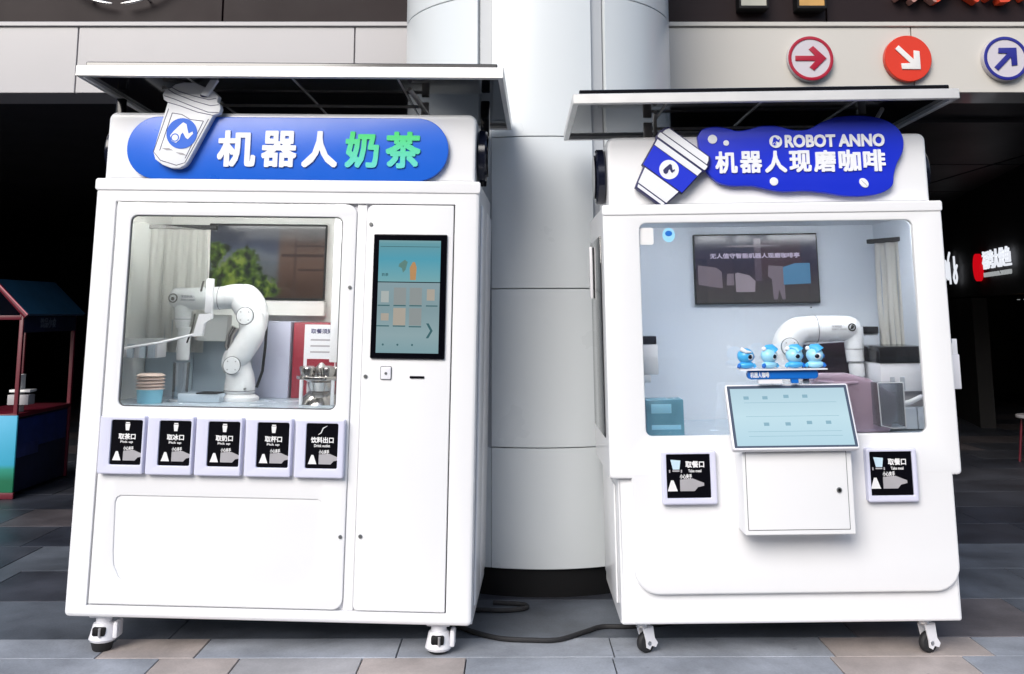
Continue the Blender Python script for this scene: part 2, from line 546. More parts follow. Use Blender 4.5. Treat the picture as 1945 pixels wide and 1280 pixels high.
# ------------------------------------------------------------------ building: fascia beams, dark upper wall, unlit hall
BEAMG = mat('beam_grey_panel', (.44, .43, .44), .35, var=.05, vscale=1.2, coat=.1)
BEAMW = mat('beam_beige_panel', (.55, .53, .49), .35, var=.05, vscale=1.2, coat=.1)
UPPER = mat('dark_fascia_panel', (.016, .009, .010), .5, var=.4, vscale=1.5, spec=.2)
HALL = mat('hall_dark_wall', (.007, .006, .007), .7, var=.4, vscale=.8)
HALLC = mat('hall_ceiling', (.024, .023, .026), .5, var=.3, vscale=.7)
BM = Matrix.Translation((0, 7.0, 0)) @ Matrix.Rotation(.012, 4, 'Z')
bld = empty('building', 'shopping hall front with pale fascia beams, dark upper wall and unlit interior', 'building', mw=BM)
def beam(xs, m):
    b = MB(); b.box(xs[0], xs[-1], .03, .38, 2.955, 3.44)
    bo = b.build('fascia_beam', m, bld, 0)
    for a, c in zip(xs, xs[1:]):
        p = MB(); p.box(a + .004, c - .004, 0, .0285, 2.955, 3.425, .003, 1); p.build('panel', m, bo, 0)
    t = MB(); t.box(xs[0], xs[-1], -.02, .028, 3.428, 3.46, .004, 1); t.build('ledge', m, bo, 0)
beam([-6.9, -4.96, -3.03, -1.1, -.5], BEAMG)
beam([.86, 2.82, 4.75, 6.9], BEAMW)
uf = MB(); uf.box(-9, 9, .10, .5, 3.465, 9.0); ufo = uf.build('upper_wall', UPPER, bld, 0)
for a, c in zip([-6.9, -4.4, -2.05, -.3], [-4.4, -2.05, -.3]): pass
for a, c in ((-6.6, -4.3), (-4.3, -2.05), (-2.05, -.3), (.8, 2.25), (2.25, 4.5), (4.5, 6.7)):
    for z in (3.47, 4.6, 5.73, 6.86):
        p = MB(); p.box(a + .005, c - .005, .07, .098, z, z + 1.12, .003, 1); p.build('cladding_panel', UPPER, ufo, 0)
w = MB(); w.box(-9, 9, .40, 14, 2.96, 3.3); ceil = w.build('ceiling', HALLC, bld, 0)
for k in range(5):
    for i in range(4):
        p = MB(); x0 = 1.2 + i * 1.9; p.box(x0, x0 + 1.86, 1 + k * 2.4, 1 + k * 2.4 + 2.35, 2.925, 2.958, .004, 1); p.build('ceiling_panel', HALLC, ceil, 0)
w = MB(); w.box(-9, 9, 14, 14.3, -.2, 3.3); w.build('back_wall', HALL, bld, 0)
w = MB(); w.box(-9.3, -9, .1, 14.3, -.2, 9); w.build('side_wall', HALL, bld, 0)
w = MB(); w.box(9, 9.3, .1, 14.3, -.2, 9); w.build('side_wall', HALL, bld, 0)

# shop front inside the hall, angled; local x runs along the wall towards the viewer's right
SH = Matrix.Translation((5.55, 12.0, 0)) @ Matrix.Rotation(R(-102.4), 4, 'Z')
shop = empty('shopfront', 'dim shop front deep in the hall under a red disc sign', 'shop', mw=SH)
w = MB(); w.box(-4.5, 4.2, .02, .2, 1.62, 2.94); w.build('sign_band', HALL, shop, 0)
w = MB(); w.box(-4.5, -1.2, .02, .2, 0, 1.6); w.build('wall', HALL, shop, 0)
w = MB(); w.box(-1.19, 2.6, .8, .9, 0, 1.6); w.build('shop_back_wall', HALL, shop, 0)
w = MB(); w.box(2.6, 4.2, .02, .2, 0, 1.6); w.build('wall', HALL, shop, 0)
WARM = emit_mat('warm_light_strip', (.9, .42, .12), .35)
WARM2 = emit_mat('warm_light_strip_dim', (.7, .45, .25), .22)

# ------------------------------------------------------------------ the far side of the plaza, mirrored in the glass
BRICK = mat('brown_render', (.17, .105, .08), .8, var=.2, vscale=.6)
BRICKW = mat('dark_window', (.02, .025, .03), .2)
opp = empty('brown_building', 'long brown building across the plaza, mirrored in the kiosk windows', 'building', mw=Matrix.Translation((0, -24, 0)))
b = MB(); b.box(-34, 34, -6, 0, 0, 10.5); b.build('wall', BRICK, opp, 0)
wdm = None
for i in range(13):
    for j in range(3):
        if wdm is None:
            b = MB(); b.box(-.9, .9, .002, .08, 0, 1.7); wo_ = b.build('window', BRICKW, opp, 0); wdm = wo_.data
        else:
            wo_ = bpy.data.objects.new('window', wdm); COL.objects.link(wo_); wo_.parent = opp
        wo_.location = (-30 + i * 5, 0, 1.4 + j * 3.1)
b = MB(); b.box(-34.2, 34.2, -6.2, .25, 10.5, 10.9); b.build('cornice', BRICK, opp, 0)
LEAF = mat('leaf_green', (.07, .12, .025), .6, var=.3, vscale=1.5)
BARK = mat('bark', (.09, .07, .05), .9, var=.2)
rt = random.Random(5)
for tx, ty, hh, lb in ((-3.4, -13, 5.2, 'leafy tree across the plaza, nearer one mirrored in the glass'), (5.2, -16, 6.0, 'leafy tree across the plaza, farther one mirrored in the glass')):
    tr = empty('street_tree', lb, 'tree', 'trees across the plaza', mw=Matrix.Translation((tx, ty, 0)))
    b = MB(); b.tube([(0, 0, 0), (.05, 0, hh * .3), (0, .05, hh * .55), (.1, 0, hh * .8)], [.16, .12, .09, .04], 10)
    for k in range(6):
        a = k * 1.05; b.tube([(0, 0, hh * (.35 + .05 * k)), (.7 * math.cos(a), .7 * math.sin(a), hh * (.5 + .06 * k))], [.05, .02], 6)
    b.build('trunk', BARK, tr)
    V, F = [], []
    cl = [(rt.gauss(0, .8), rt.gauss(0, .8), hh * .68 + rt.gauss(0, .75), rt.uniform(.3, .6)) for _ in range(26)]
    for _ in range(3600):
        cx, cy_, cz, r_ = rt.choice(cl)
        p = Vector((cx + rt.gauss(0, r_ * .6), cy_ + rt.gauss(0, r_ * .6), cz + rt.gauss(0, r_ * .5)))
        q = Euler((rt.uniform(0, 6), rt.uniform(0, 6), rt.uniform(0, 6))).to_matrix(); n = len(V)
        for dx, dz in ((-.06, 0), (0, -.035), (.06, 0), (0, .035)): V.append(p + q @ Vector((dx, 0, dz)))
        F.append((n, n + 1, n + 2, n + 3))
    me = bpy.data.meshes.new('crown'); me.from_pydata(V, [], F); finish('crown', me, LEAF, tr, 0)

# ------------------------------------------------------------------ round column
COLW = mat('column_white_panel', (.68, .72, .74), .3, var=.008, vscale=1.0, coat=.15)
COLG = mat('column_groove', (.50, .52, .54), .35, var=.05)
CC = Vector((.165, 6.36, 0)); CR = .83
col_o = empty('column', 'large round white panelled column on a black plinth between the two kiosks', 'column', mw=Matrix.Translation(CC))
b = MB(); b.cyl((0, 0, .13), (0, 0, 9), CR - .035, 96); b.build('core', COLG, col_o)
b = MB(); b.cyl((0, 0, 0), (0, 0, .135), CR - .03, 96); b.build('plinth', BLACKM, col_o)
def arc_panel(a0, a1, z0, z1, name='panel', r0=CR - .03, r1=CR, m=COLW):
    bm = bmesh.new(); n = max(3, int((a1 - a0) / 3)); e = .0025
    secs = []
    for k in range(n + 1):
        a = R(a0 + (a1 - a0) * k / n)
        d = Vector((math.sin(a), -math.cos(a), 0))
        secs.append([bm.verts.new(d * r + Vector((0, 0, z))) for r, z in ((r0, z0 + e), (r1 - e, z0 + e), (r1, z0 + 2 * e), (r1, z1 - 2 * e), (r1 - e, z1 - e), (r0, z1 - e))])
    for s0, s1 in zip(secs, secs[1:]):
        for i in range(6): bm.faces.new((s0[i], s1[i], s1[(i + 1) % 6], s0[(i + 1) % 6]))
    bm.faces.new(secs[0]); bm.faces.new(secs[-1][::-1])
    bmesh.ops.recalc_face_normals(bm, faces=bm.faces)
    me = bpy.data.meshes.new(name); bm.to_mesh(me); bm.free()
    return finish(name, me, m, col_o, 30)
zs = [.14, .745, 1.57, 2.395, 3.22, 4.05, 4.9]
for i, (z0, z1) in enumerate(zip(zs, zs[1:])):
    if i == 0:
        arc_panel(-19.5, 25.5, z0, z1); arc_panel(25.8, 100, z0, z1); arc_panel(-100, -19.8, z0, z1)
    else:
        arc_panel(-19.5, 19.5, z0, z1); arc_panel(25.8, 100, z0, z1); arc_panel(-100, -25.5, z0, z1)
for a in (-24.9, 20.1):
    arc_panel(a, a + 4.8, .75 if a > 0 else .14, 9, 'groove_strip', CR - .04, CR - .018, COLG)

# ------------------------------------------------------------------ arrow roundels on the right beam
AR_RED = mat('arrow_dark_red', (.36, .008, .03), .35, var=.05)
AR_ORANGE = mat('roundel_orange_red', (.62, .035, .012), .35, var=.05)
AR_BLUE = mat('arrow_navy', (.018, .02, .22), .35, var=.05)
AR_PINKW = mat('roundel_pinkish_white', (.55, .52, .56), .35, var=.03)
AR_WHITE = mat('roundel_white', (.70, .69, .68), .35, var=.03)
def roundel(x, z, r, ang, disc_m, ring_m, arrow_m, label):
    o = empty('arrow_sign', label, 'sign', 'round arrow signs on the beam', BM @ Matrix.Translation((x, -.05, z)))
    b = MB(); b.cyl((0, 0, 0), (0, .045, 0), r, 48, bev=.004); b.build('disc', disc_m, o)
    if ring_m:
        plate('ring', [circle(0, 0, r - .002, 48), circle(0, 0, r - .024, 48)], -.006, .0, ring_m, o, .002)
    s = r / .155
    pts = [(-.105, -.017), (.03, -.017), (-.012, -.062), (.018, -.085), (.105, 0), (.018, .085), (-.012, .062), (.03, .017), (-.105, .017)]
    c, q = math.cos(ang), math.sin(ang)
    plate('arrow', [[(s * (c * a - q * b_), s * (q * a + c * b_)) for a, b_ in pts]], -.009, -.0004, arrow_m, o, .0015)
roundel(2.085, 3.187, .160, 0, AR_PINKW, AR_RED, AR_RED, 'round sign with dark red ring and red arrow pointing right')
roundel(2.77, 3.187, .165, R(-45), AR_ORANGE, None, AR_WHITE, 'solid orange red round sign with white arrow pointing down right')
roundel(3.455, 3.187, .158, R(45), AR_PINKW, AR_BLUE, AR_BLUE, 'round sign with navy ring and navy arrow pointing up right')

# upper signs cut by the frame
ORL = mat('channel_letter_orange', (.62, .06, .02), .4, var=.08)
PKL = mat('channel_letter_dusty', (.40, .20, .17), .4, var=.08)
ls = empty('shop_lettering', 'orange red raised shop letters high on the dark wall at right', 'sign', mw=BM)
for (a, c, m_, s_) in ((2.72, 3.02, PKL, '欢'), (2.98, 3.32, ORL, '人'), (3.36, 3.66, ORL, '乐'), (3.72, 4.0, ORL, '城')):
    text('letter', s_, (a, c, 3.60, 3.92), -.03, .09, m_, ls, .02)
for a, m_, lb in ((1.60, mat('lightbox_cream', (.42, .42, .36), .4, var=.2, vscale=9), 'cream faced small framed box high on the dark wall, left of the pair'),
                  (2.01, mat('lightbox_amber', (.52, .30, .09), .4, var=.25, vscale=9), 'amber faced small framed box high on the dark wall, right of the pair')):
    o = empty('framed_box', lb, 'sign', 'framed boxes high on the dark wall', BM @ Matrix.Translation((a, -.05, 3.55)))
    plate('frame', [rrect(0, .21, 0, .25, .004), rrect(.014, .196, .02, .23, .003)], 0, .11, BLACKM, o, .003)
    b = MB(); b.box(.0145, .1955, .012, .1, .0205, .2295); b.build('face', m_, o, 0)
o = empty('ring_emblem', 'silver ring of two curved neon arcs at the top edge on the left dark wall', 'sign', mw=BM @ Matrix.Translation((-2.77, 0, 3.93)))
for a0, a1 in ((200, 266), (274, 340)):
    ps = [(.42 * math.cos(R(a)), -.02, .34 * math.sin(R(a))) for a in range(a0, a1 + 1, 6)]
    b = MB(); b.tube(ps, [.004] + [.013] * (len(ps) - 2) + [.006], 10); b.build('arc', STEEL, o)
for sx in (-.2, .2):
    b = MB(); b.cyl((sx, -.01, -.295), (sx, .068, -.295), .008, 8); b.build('standoff', ROD, o)

# signs on the inner shop front
RSIGN = emit_mat('red_lit_disc', (.75, .003, .01), .5)
WSIGN = emit_mat('white_lit_letters', (.85, .88, .95), .62)
GSIGN = emit_mat('grey_lit_letters', (.6, .63, .64), .35)
def shop_at(x, z): return SH @ Matrix.Translation((x, 0, z))

# ------------------------------------------------------------------ shared kiosk pieces
def caster_lever(parent, x, y, h, turn=0):
    o = empty('caster', parent=parent); o.location = (x, y, 0)
    o.rotation_euler = (0, 0, turn)
    zg = h
    b = MB()
    b.box(-.05, .05, -.045, .045, .128, .141, .004)
    b.cyl((0, 0, .098), (0, 0, .128), .034, 24, bev=.004)
    b.build('mounting_plate', WHITE2, o)
    # one cast housing: two cheeks, a front lip and a skirt
    hb = MB()
    hb.tube([(0, 0, .104 ), (0, 0, .098), (0, -.004, .06), (0, -.006, .035 ), (0, -.006, .028 )], [.034, .044, .052, .058, .052], 28)
    hb.build('housing', WHITE2, o)
    w = MB(); w.box(-.028, .028, -.062, -.03, .056, .092, .008); w.build('opening', BLACKM, o)
    w = MB(); w.cyl((.008, -.064, .056), (.008, -.064, .09), .006, 12); w.build('adjuster', STEEL, o)
    w = MB(); w.cyl((0, -.004, zg), (0, -.004, .031), .040, 28, r1=.05, bev=.004); w.build('foot_pad', RUBBER, o)
    w = MB(); w.box(.05, .072, -.03, .04, .04, .11, .009); w.build('lever', WHITE2, o)
    return o

def caster_fork(parent, x, y, zg, h=.143, turn=0.0):
    o = empty('caster', parent=parent); o.location = (x, y, 0); o.rotation_euler = (0, 0, turn)
    b = MB(); b.box(-.045, .045, -.045, .045, h - .012, h - .0005, .003); b.cyl((0, 0, h - .030), (0, 0, h - .012), .028, 24, bev=.003)
    b.build('mounting_plate', STEEL, o)
    r = .043; cz = zg + r
    f = MB()
    for s in (-1, 1):
        y0 = .022 * s
        pts = [(-.012, h - .028), (.040, h - .028), (.046, cz + .02), (.062, cz - .004), (.052, cz - .02), (.03, cz - .012), (.02, cz - .026), (.006, cz - .018), (.004, cz + .01)]
        a_ = [f.bm.verts.new((px, y0 - .004, pz)) for px, pz in pts]
        b_ = [f.bm.verts.new((px, y0 + .004, pz)) for px, pz in pts]
        f.bm.faces.new(a_); f.bm.faces.new(b_[::-1])
        for i in range(len(pts)):
            f.bm.faces.new((a_[i], b_[i], b_[(i + 1) % len(pts)], a_[(i + 1) % len(pts)]))
    f.box(-.012, .040, -.026, .026, h - .034, h - .026, .002)
    f.build('fork', WHITE2, o)
    w = MB(); w.cyl((.018, -.016, cz), (.018, .016, cz), r, 36, bev=.008); w.build('wheel', RUBBER, o)
    w = MB(); w.cyl((.018, -.028, cz), (.018, .028, cz), .009, 14); w.build('axle', STEEL, o)
    return o

def body_shell(name, x0, x1, y0, y1, z0, z1, parent, m=WHITE, th=.025, r=.035, top=True, bottom=True, front_open=True):
    """side and rear walls as one rounded sheet seen from above"""
    def path(i):
        rr = max(.001, r - i)
        a, b_, c, d = x0 + i, x1 - i, y0, y1 - i
        pts = [(a, y0)]
        for (cx, cy, a0) in ((a + rr, d - rr, 180), (b_ - rr, d - rr, 90)):
            for k in range(7):
                t = R(a0 - 90 * k / 6); pts.append((cx + rr * math.cos(t), cy + rr * math.sin(t)))
        pts.append((b_, y0)); return pts
    o_, i_ = path(0), path(th)
    bm = bmesh.new()
    V = lambda L, z: [bm.verts.new((x, y, z)) for x, y in L]
    ot, ob, it, ib = V(o_, z1), V(o_, z0), V(i_, z1), V(i_, z0)
    n = len(o_)
    for k in range(n - 1):
        bm.faces.new((ob[k], ob[k + 1], ot[k + 1], ot[k])); bm.faces.new((ib[k + 1], ib[k], it[k], it[k + 1]))
        bm.faces.new((ot[k], ot[k + 1], it[k + 1], it[k])); bm.faces.new((ob[k + 1], ob[k], ib[k], ib[k + 1]))
    for k in (0, n - 1): bm.faces.new((ob[k], ot[k], it[k], ib[k]))
    bmesh.ops.recalc_face_normals(bm, faces=bm.faces)
    me = bpy.data.meshes.new(name); bm.to_mesh(me); bm.free()
    return finish(name, me, m, parent, 30)

def header_box(x0, x1, y0, y1, z0, z1, parent):
    body = empty('header', parent=parent)
    plate('front_panel', [rrect(x0, x1, z0, z1, [.004, .004, .035, .035])], y0, y0 + .03, WHITE, body, .016)
    b = MB()
    b.box(x0 + .0015, x1 - .0015, y0 + .031, y1, z0, z1 - .002, .02, 3)
    b.build('casing', WHITE, body)
    return body

def side_disc(parent, x, s, z0, z1, y=.22):
    o = empty('side_lamp', parent=parent)
    zc, r = (z0 + z1) / 2, (z1 - z0) / 2
    b = MB(); b.cyl((x, y, zc), (x + s * .045, y, zc), r, 44, bev=.008); b.build('ring', NAVYBLK, o)
    b = MB(); b.cyl((x + s * .0452, y, zc), (x + s * .052, y, zc), r * .8, 44, bev=.003); b.build('lens', BLACK, o)
    return o

def awning(parent, x0, x1, y0, y1, z0, slope, th, strut_z, rodspan):
    """tilted dark panel in a bright metal rim, on struts above the header"""
    a = empty('awning', parent=parent)
    a.location = (0, y0, z0); a.rotation_euler = (slope, 0, 0)
    d = y1 - y0
    b = MB(); b.box(x0, x1, 0, .03, 0, th, .003, 1); b.build('front_rail', SILVER, a)
    for xa, xb in ((x0, x0 + .025), (x1 - .025, x1)):
        b = MB(); b.box(xa, xb, .0305, d - .03, 0, th, .003, 1); b.build('side_rail', SILVER, a)
    b = MB(); b.box(x0, x1, d - .0295, d, 0, th, .003, 1); b.build('rear_rail', SILVER, a)
    b = MB(); b.box(x0 + .0255, x1 - .0255, .0305, d - .03, .018, th - .012, 0); b.build('panel', DARKGLOSS, a, 0)
    b = MB(); b.box(x0 + .03, x1 - .03, .03, d - .02, th + .001, th + .024, .004, 1); b.build('top_panel', DARKGLOSS, a, 0)
    n = 4
    for k in range(1, n):
        xx = x0 + (x1 - x0) * k / n
        b = MB(); b.box(xx - .004, xx + .004, .031, d - .031, .013, .0178, 0); b.build('rib', ROD, a, 0)
    return a

LOGO_A = [(-.74, -.15), (-.55, .12), (-.14, .55), (.06, .72), (.28, .60), (.35, .30), (.45, -.02), (.70, .12), (.74, -.02), (.42, -.38), (.27, -.28), (.07, .06), (-.05, -.08), (-.12, -.42), (-.34, -.62), (-.62, -.50)]
def logo(name, cx, cz, r, y, disc_m, mark_m, parent, ring=False, rot=0, flip=1, th=.002):
    """round robot-arm emblem: disc with a bent arm silhouette"""
    o = empty(name, parent=parent) if parent is None else None
    c, s = math.cos(rot), math.sin(rot)
    arm = [(cx + r * (c * flip * a - s * b), cz + r * (s * flip * a + c * b)) for a, b in LOGO_A]
    mb = []
    if ring:
        plate(name, [circle(cx, cz, r, 40), circle(cx, cz, r * .74, 40)], y, y + th, disc_m, parent)
        plate(name, [circle(cx - r * .05, cz - r * .12, r * .38, 24)], y, y + th, disc_m, parent)
    else:
        plate(name, [circle(cx, cz, r, 40)], y, y + th, disc_m, parent)
        plate('emblem_arm', [arm], y - th * .6, y - .0001, mark_m, parent)
        plate('emblem_joint', [circle(cx + r * (c * flip * -.42 + s * .28), cz + r * (s * flip * -.42 - c * .28), r * .27, 24), circle(cx + r * (c * flip * -.42 + s * .28), cz + r * (s * flip * -.42 - c * .28), r * .20, 24)], y - th * .9, y - th * .61, disc_m, parent)

def mark(nm, cx, cz, r, y0, y1, m, par, rot):
    c, s_ = math.cos(rot), math.sin(rot)
    plate(nm, [[(cx + r * (c * a - s_ * b_), cz + r * (s_ * a + c * b_)) for a, b_ in LOGO_A]], y0, y1, m, par)

def hand_icon(parent, cx, cz, s, y):
    """warning triangle and pointing-hand pictogram"""
    plate('warning_triangle', [[(cx - .105 * s, cz), (cx - .045 * s, cz), (cx - .068 * s, cz + .062 * s), (cx - .083 * s, cz + .062 * s)]], y, y + .0006, PRINTW, parent)
    h = [(cx - .03 * s, cz), (cx + .055 * s, cz), (cx + .075 * s, cz + .022 * s), (cx + .112 * s, cz + .03 * s), (cx + .112 * s, cz + .046 * s), (cx + .08 * s, cz + .058 * s), (cx + .045 * s, cz + .072 * s), (cx - .03 * s, cz + .066 * s)]
    plate('hand_pictogram', [h], y, y + .0006, PRINTG, parent)
    text('warning_text', '小心夹手', (cx - .03 * s, cx + .042 * s, cz + .07 * s, cz + .098 * s), y, .0006, PRINTW, parent, .03)

# ================================================================== KIOSK 1: milk tea
M1 = Matrix.Translation((-1.0617, 4.6528, 0)) @ Matrix.Rotation(-.0329, 4, 'Z') @ Matrix.Rotation(.0171, 4, 'Y')
def L1(x, y, z, rz=0): return M1 @ Matrix.Translation((x, y, z)) @ Matrix.Rotation(rz, 4, 'Z')
k1 = empty('milk_tea_kiosk', 'white milk tea robot kiosk with blue pill-shaped sign and five dispensing hatches', 'vending kiosk', mw=M1)
HW1, D1 = .881, .92
body_shell('body', -HW1, HW1, .041, D1, .141, 2.038, k1)
fo = [rrect(-HW1, HW1, .141, 2.038, .022), [(-.785, .19), (.771, .19), (.771, 1.941), (-.785, 1.941)]]
plate('front_frame', fo, 0, .04, WHITE, k1, .018, .003)
b = MB(); b.box(-HW1 + .026, HW1 - .026, .041, D1 - .026, .143, .165); b.build('floor_panel', WHITE, k1, 0)
b = MB(); b.box(-HW1 + .002, HW1 - .002, .041, D1 - .03, 2.012, 2.036); b.build('roof_panel', WHITE, k1, 0)
# overhanging trim band round the top
plate('top_trim', [rrect(-HW1 - .004, HW1 + .004, 1.992, 2.046, .012)], -.006, -.0002, WHITE, k1, .004)
# side cladding
for s in (-1, 1):
    b = MB()
    xa, xb = sorted((s * (HW1 + .0005), s * (HW1 + .009)))
    b.box(xa, xb, .10, .42, .20, 1.95, .004); b.box(xa, xb, .46, D1 - .06, .20, 1.95, .004)
    b.build('side_cladding', WHITE, k1)
# backing behind the doors
b = MB(); b.box(-.785, .2695, .052, .056, .19, .985); b.box(.27, .771, .052, .056, .19, 1.941); b.build('door_backing', SHADOWGAP, k1, 0)
plate('centre_post', [rrect(.3265, .369, .191, 1.940, 0)], .012, .030, WHITE, k1, .004)
plate('post_backing', [rrect(.27, .43, .1905, 1.9405, 0)], .0305, .0495, WHITE2, k1)
# left door with its window opening and recessed lower panel
PLO = [(-.686, .42), (-.680, .36), (-.655, .31), (-.60, .272), (-.55, .262), (.09, .262), (.14, .275), (.185, .31), (.210, .36), (.218, .42), (.222, .62), (.216, .638), (.20, .648), (-.67, .648), (-.686, .638), (-.692, .62)]
door = plate('door', [rrect(-.7785, .325, .195, 1.937, [.004, .045, .045, .004], 8), rrect(-.711, .263, 1.027, 1.879, .03, 6), PLO], .003, .03, WHITE, k1, .005, .004)
plate('window_pane', [rrect(-.716, .268, 1.022, 1.884, .03)], .018, .023, PANE, door)
plate('gasket', [rrect(-.7115, .2635, 1.0265, 1.8795, .03), rrect(-.706, .258, 1.032, 1.874, .025)], .010, .0175, SHADOWGAP, door)
plate('recessed_panel', [inset(PLO, -.006)], .0095, .028, WHITE, door, .001)
for z in (1.564, .495):
    b = MB(); b.cyl((.306, -.004, z), (.306, .004, z), .008, 20, bev=.0015); b.build('lock', GREYLOCK, door)
# right door with ordering screen
door2 = plate('door', [rrect(.3715, .765, .195, 1.937, [.02, .004, .004, .035], 6)], .003, .03, WHITE, k1, .004)
for x, z in ((.392, 1.848), (.391, 1.175), (.393, .499)):
    b = MB(); b.cyl((x, -.004, z), (x, .004, z), .0085, 20, bev=.0015); b.build('lock', GREYLOCK, door2)
scr = plate('ordering_screen', [rrect(.409, .740, 1.254, 1.804, .006)], -.010, .0025, BLACK, k1, .003)
SC_TOP = screen_mat('screen_banner', [(0, (.22, .48, .52)), (.55, (.10, .42, .55)), (.92, (.16, .40, .46)), (1, (.24, .46, .50))], .5)
SC_LOW = screen_mat('screen_menu', [(0, (.26, .43, .47)), (.25, (.33, .47, .50)), (.6, (.27, .40, .43)), (1, (.30, .42, .46))], .5)
DIMG = emit_mat('screen_dark_line', (.035, .09, .10), .7)
def sq(name, x0, x1, z0, z1, y, m, par, th=.0006): return plate(name, [[(x0, z0), (x1, z0), (x1, z1), (x0, z1)]], y, y + th, m, par)
sq('banner', .434, .712, 1.592, 1.776, -.0108, SC_TOP, scr)
sq('menu', .434, .712, 1.279, 1.588, -.0108, SC_LOW, scr)
for (a, c, z0, z1) in ((.44, .708, 1.747, 1.7495), (.436, .49, 1.484, 1.489), (.507, .562, 1.484, 1.489), (.578, .633, 1.484, 1.489), (.652, .704, 1.484, 1.489), (.434, .49, 1.394, 1.399), (.507, .562, 1.394, 1.399), (.578, .633, 1.392, 1.397)):
    sq('menu_line', a, c, z0, z1, -.0116, DIMG, scr)
PIC = [emit_mat('menu_picture_grey', (.24, .27, .27), .48), emit_mat('menu_picture_tan', (.36, .33, .28), .48), emit_mat('menu_picture_pale', (.36, .40, .39), .48), emit_mat('menu_drink_orange', (.42, .24, .11), .48), emit_mat('menu_leaf', (.10, .20, .18), .5)]
for (a, c, z0, z1, m_) in ((.507, .562, 1.49, 1.566, 0), (.578, .633, 1.49, 1.566, 0), (.507, .562, 1.40, 1.476, 1), (.578, .633, 1.40, 1.476, 0), (.45, .485, 1.50, 1.55, 2), (.655, .69, 1.51, 1.56, 1), (.452, .487, 1.42, 1.452, 1)):
    sq('menu_picture', a, c, z0, z1, -.0116, PIC[m_], scr)
plate('drink_picture', [[(.578, 1.600), (.603, 1.600), (.606, 1.655), (.598, 1.68), (.588, 1.68), (.575, 1.655)]], -.0116, -.011, PIC[3], scr)
plate('leaf_picture', [[(.545, 1.632), (.556, 1.645), (.565, 1.68), (.552, 1.69), (.528, 1.672), (.524, 1.66), (.54, 1.652)]], -.0116, -.011, PIC[4], scr)
text('banner_text', '奶茶', (.450, .480, 1.616, 1.630), -.0116, .0006, DIMG, scr, .02)
text('arrow_mark', '›', (.655, .685, 1.345, 1.41), -.0116, .0006, DIMG, scr)
for a in (.465, .53, .595):
    b = MB(); b.cyl((a, -.0116, 1.315), (a, -.0109, 1.315), .0045, 14); b.build('menu_dot', DIMG, scr)
rd = plate('card_reader', [rrect(.459, .504, 1.164, 1.218, .006)], -.006, .0025, WHITE2, k1, .003)
plate('reader_edge', [rrect(.4565, .5065, 1.1615, 1.2205, .007), rrect(.459, .504, 1.164, 1.218, .006)], -.0008, .0026, SHADOWGAP, rd)
b = MB(); b.cyl((.482, -.0085, 1.19), (.482, -.0055, 1.19), .006, 16); b.build('sensor', GREYLOCK, rd)
plate('receipt_slot', [rrect(.587, .652, 1.170, 1.180, .003)], -.002, .0028, BLACK, k1, .001)
# five dispensing hatches
hx = [(-.768, -.568), (-.556, -.352), (-.340, -.136), (-.121, .083), (.099, .313)]
bx = [(-.717, -.578), (-.503, -.362), (-.286, -.146), (-.069, .071), (.146, .286)]
zh = ['取茶口', '取冰口', '取奶口', '取杯口', '饮料出口']
for i, ((a, c), (e, f)) in enumerate(zip(hx, bx)):
    h = plate('dispensing_hatch', [rrect(a, c, .743, .990, .008), rrect(e, f, .782, .973, .008)], -.034, .0025, LILAC, k1, .006, .003)
    p = plate('hatch_flap', [rrect(e - .002, f + .002, .780, .975, .008)], -.024, -.02, BLACK, h)
    cx = (e + f) / 2; y = -.0248
    n = len(zh[i]); wd = .024 * n + .004
    text('hatch_text', zh[i], (cx - wd / 2, cx + wd / 2, .889, .915), y, .0006, PRINTW, p, .035)
    text('hatch_subtitle', 'Pick up' if n < 4 else 'Drink outlet', (cx - .3 * wd - .005, cx + .3 * wd + .005, .872, .884), y, .0006, PRINTW, p, .02)
    if i < 4:
        plate('cup_icon', [[(cx - .007, .928), (cx + .007, .928), (cx + .011, .956), (cx - .011, .956)]], y, y + .0006, PRINTW, p)
        plate('cup_icon_lid', [rrect(cx - .009, cx + .009, .958, .963, .001)], y, y + .0006, PRINTW, p)
    else:
        b = MB(); b.tube([(cx - .018, y, .925), (cx - .006, y, .932), (cx + .002, y, .952), (cx + .02, y, .962)], [.001, .0025, .0025, .001], 8); b.build('swirl_icon', PRINTW, p)
    hand_icon(p, cx + .006, .800, .62, y)
# header, sign
hd = header_box(-.860, .857, .03, .62, 2.040, 2.362, k1)
sg = plate('sign_board', [rrect(-.752, .735, 2.045, 2.336, .144, 16)], -.004, .026, BLUE, k1, .004)
for ch, (a, c), m_ in (('机', (-.328, -.150), LETTER), ('器', (-.124, .040), LETTER), ('人', (.063, .228), LETTER), ('奶', (.262, .418), GREENTXT), ('茶', (.448, .609), GREENTXT)):
    text('character', ch, (a, c, 2.103, 2.272), -.012, .0078, m_, sg, .034)
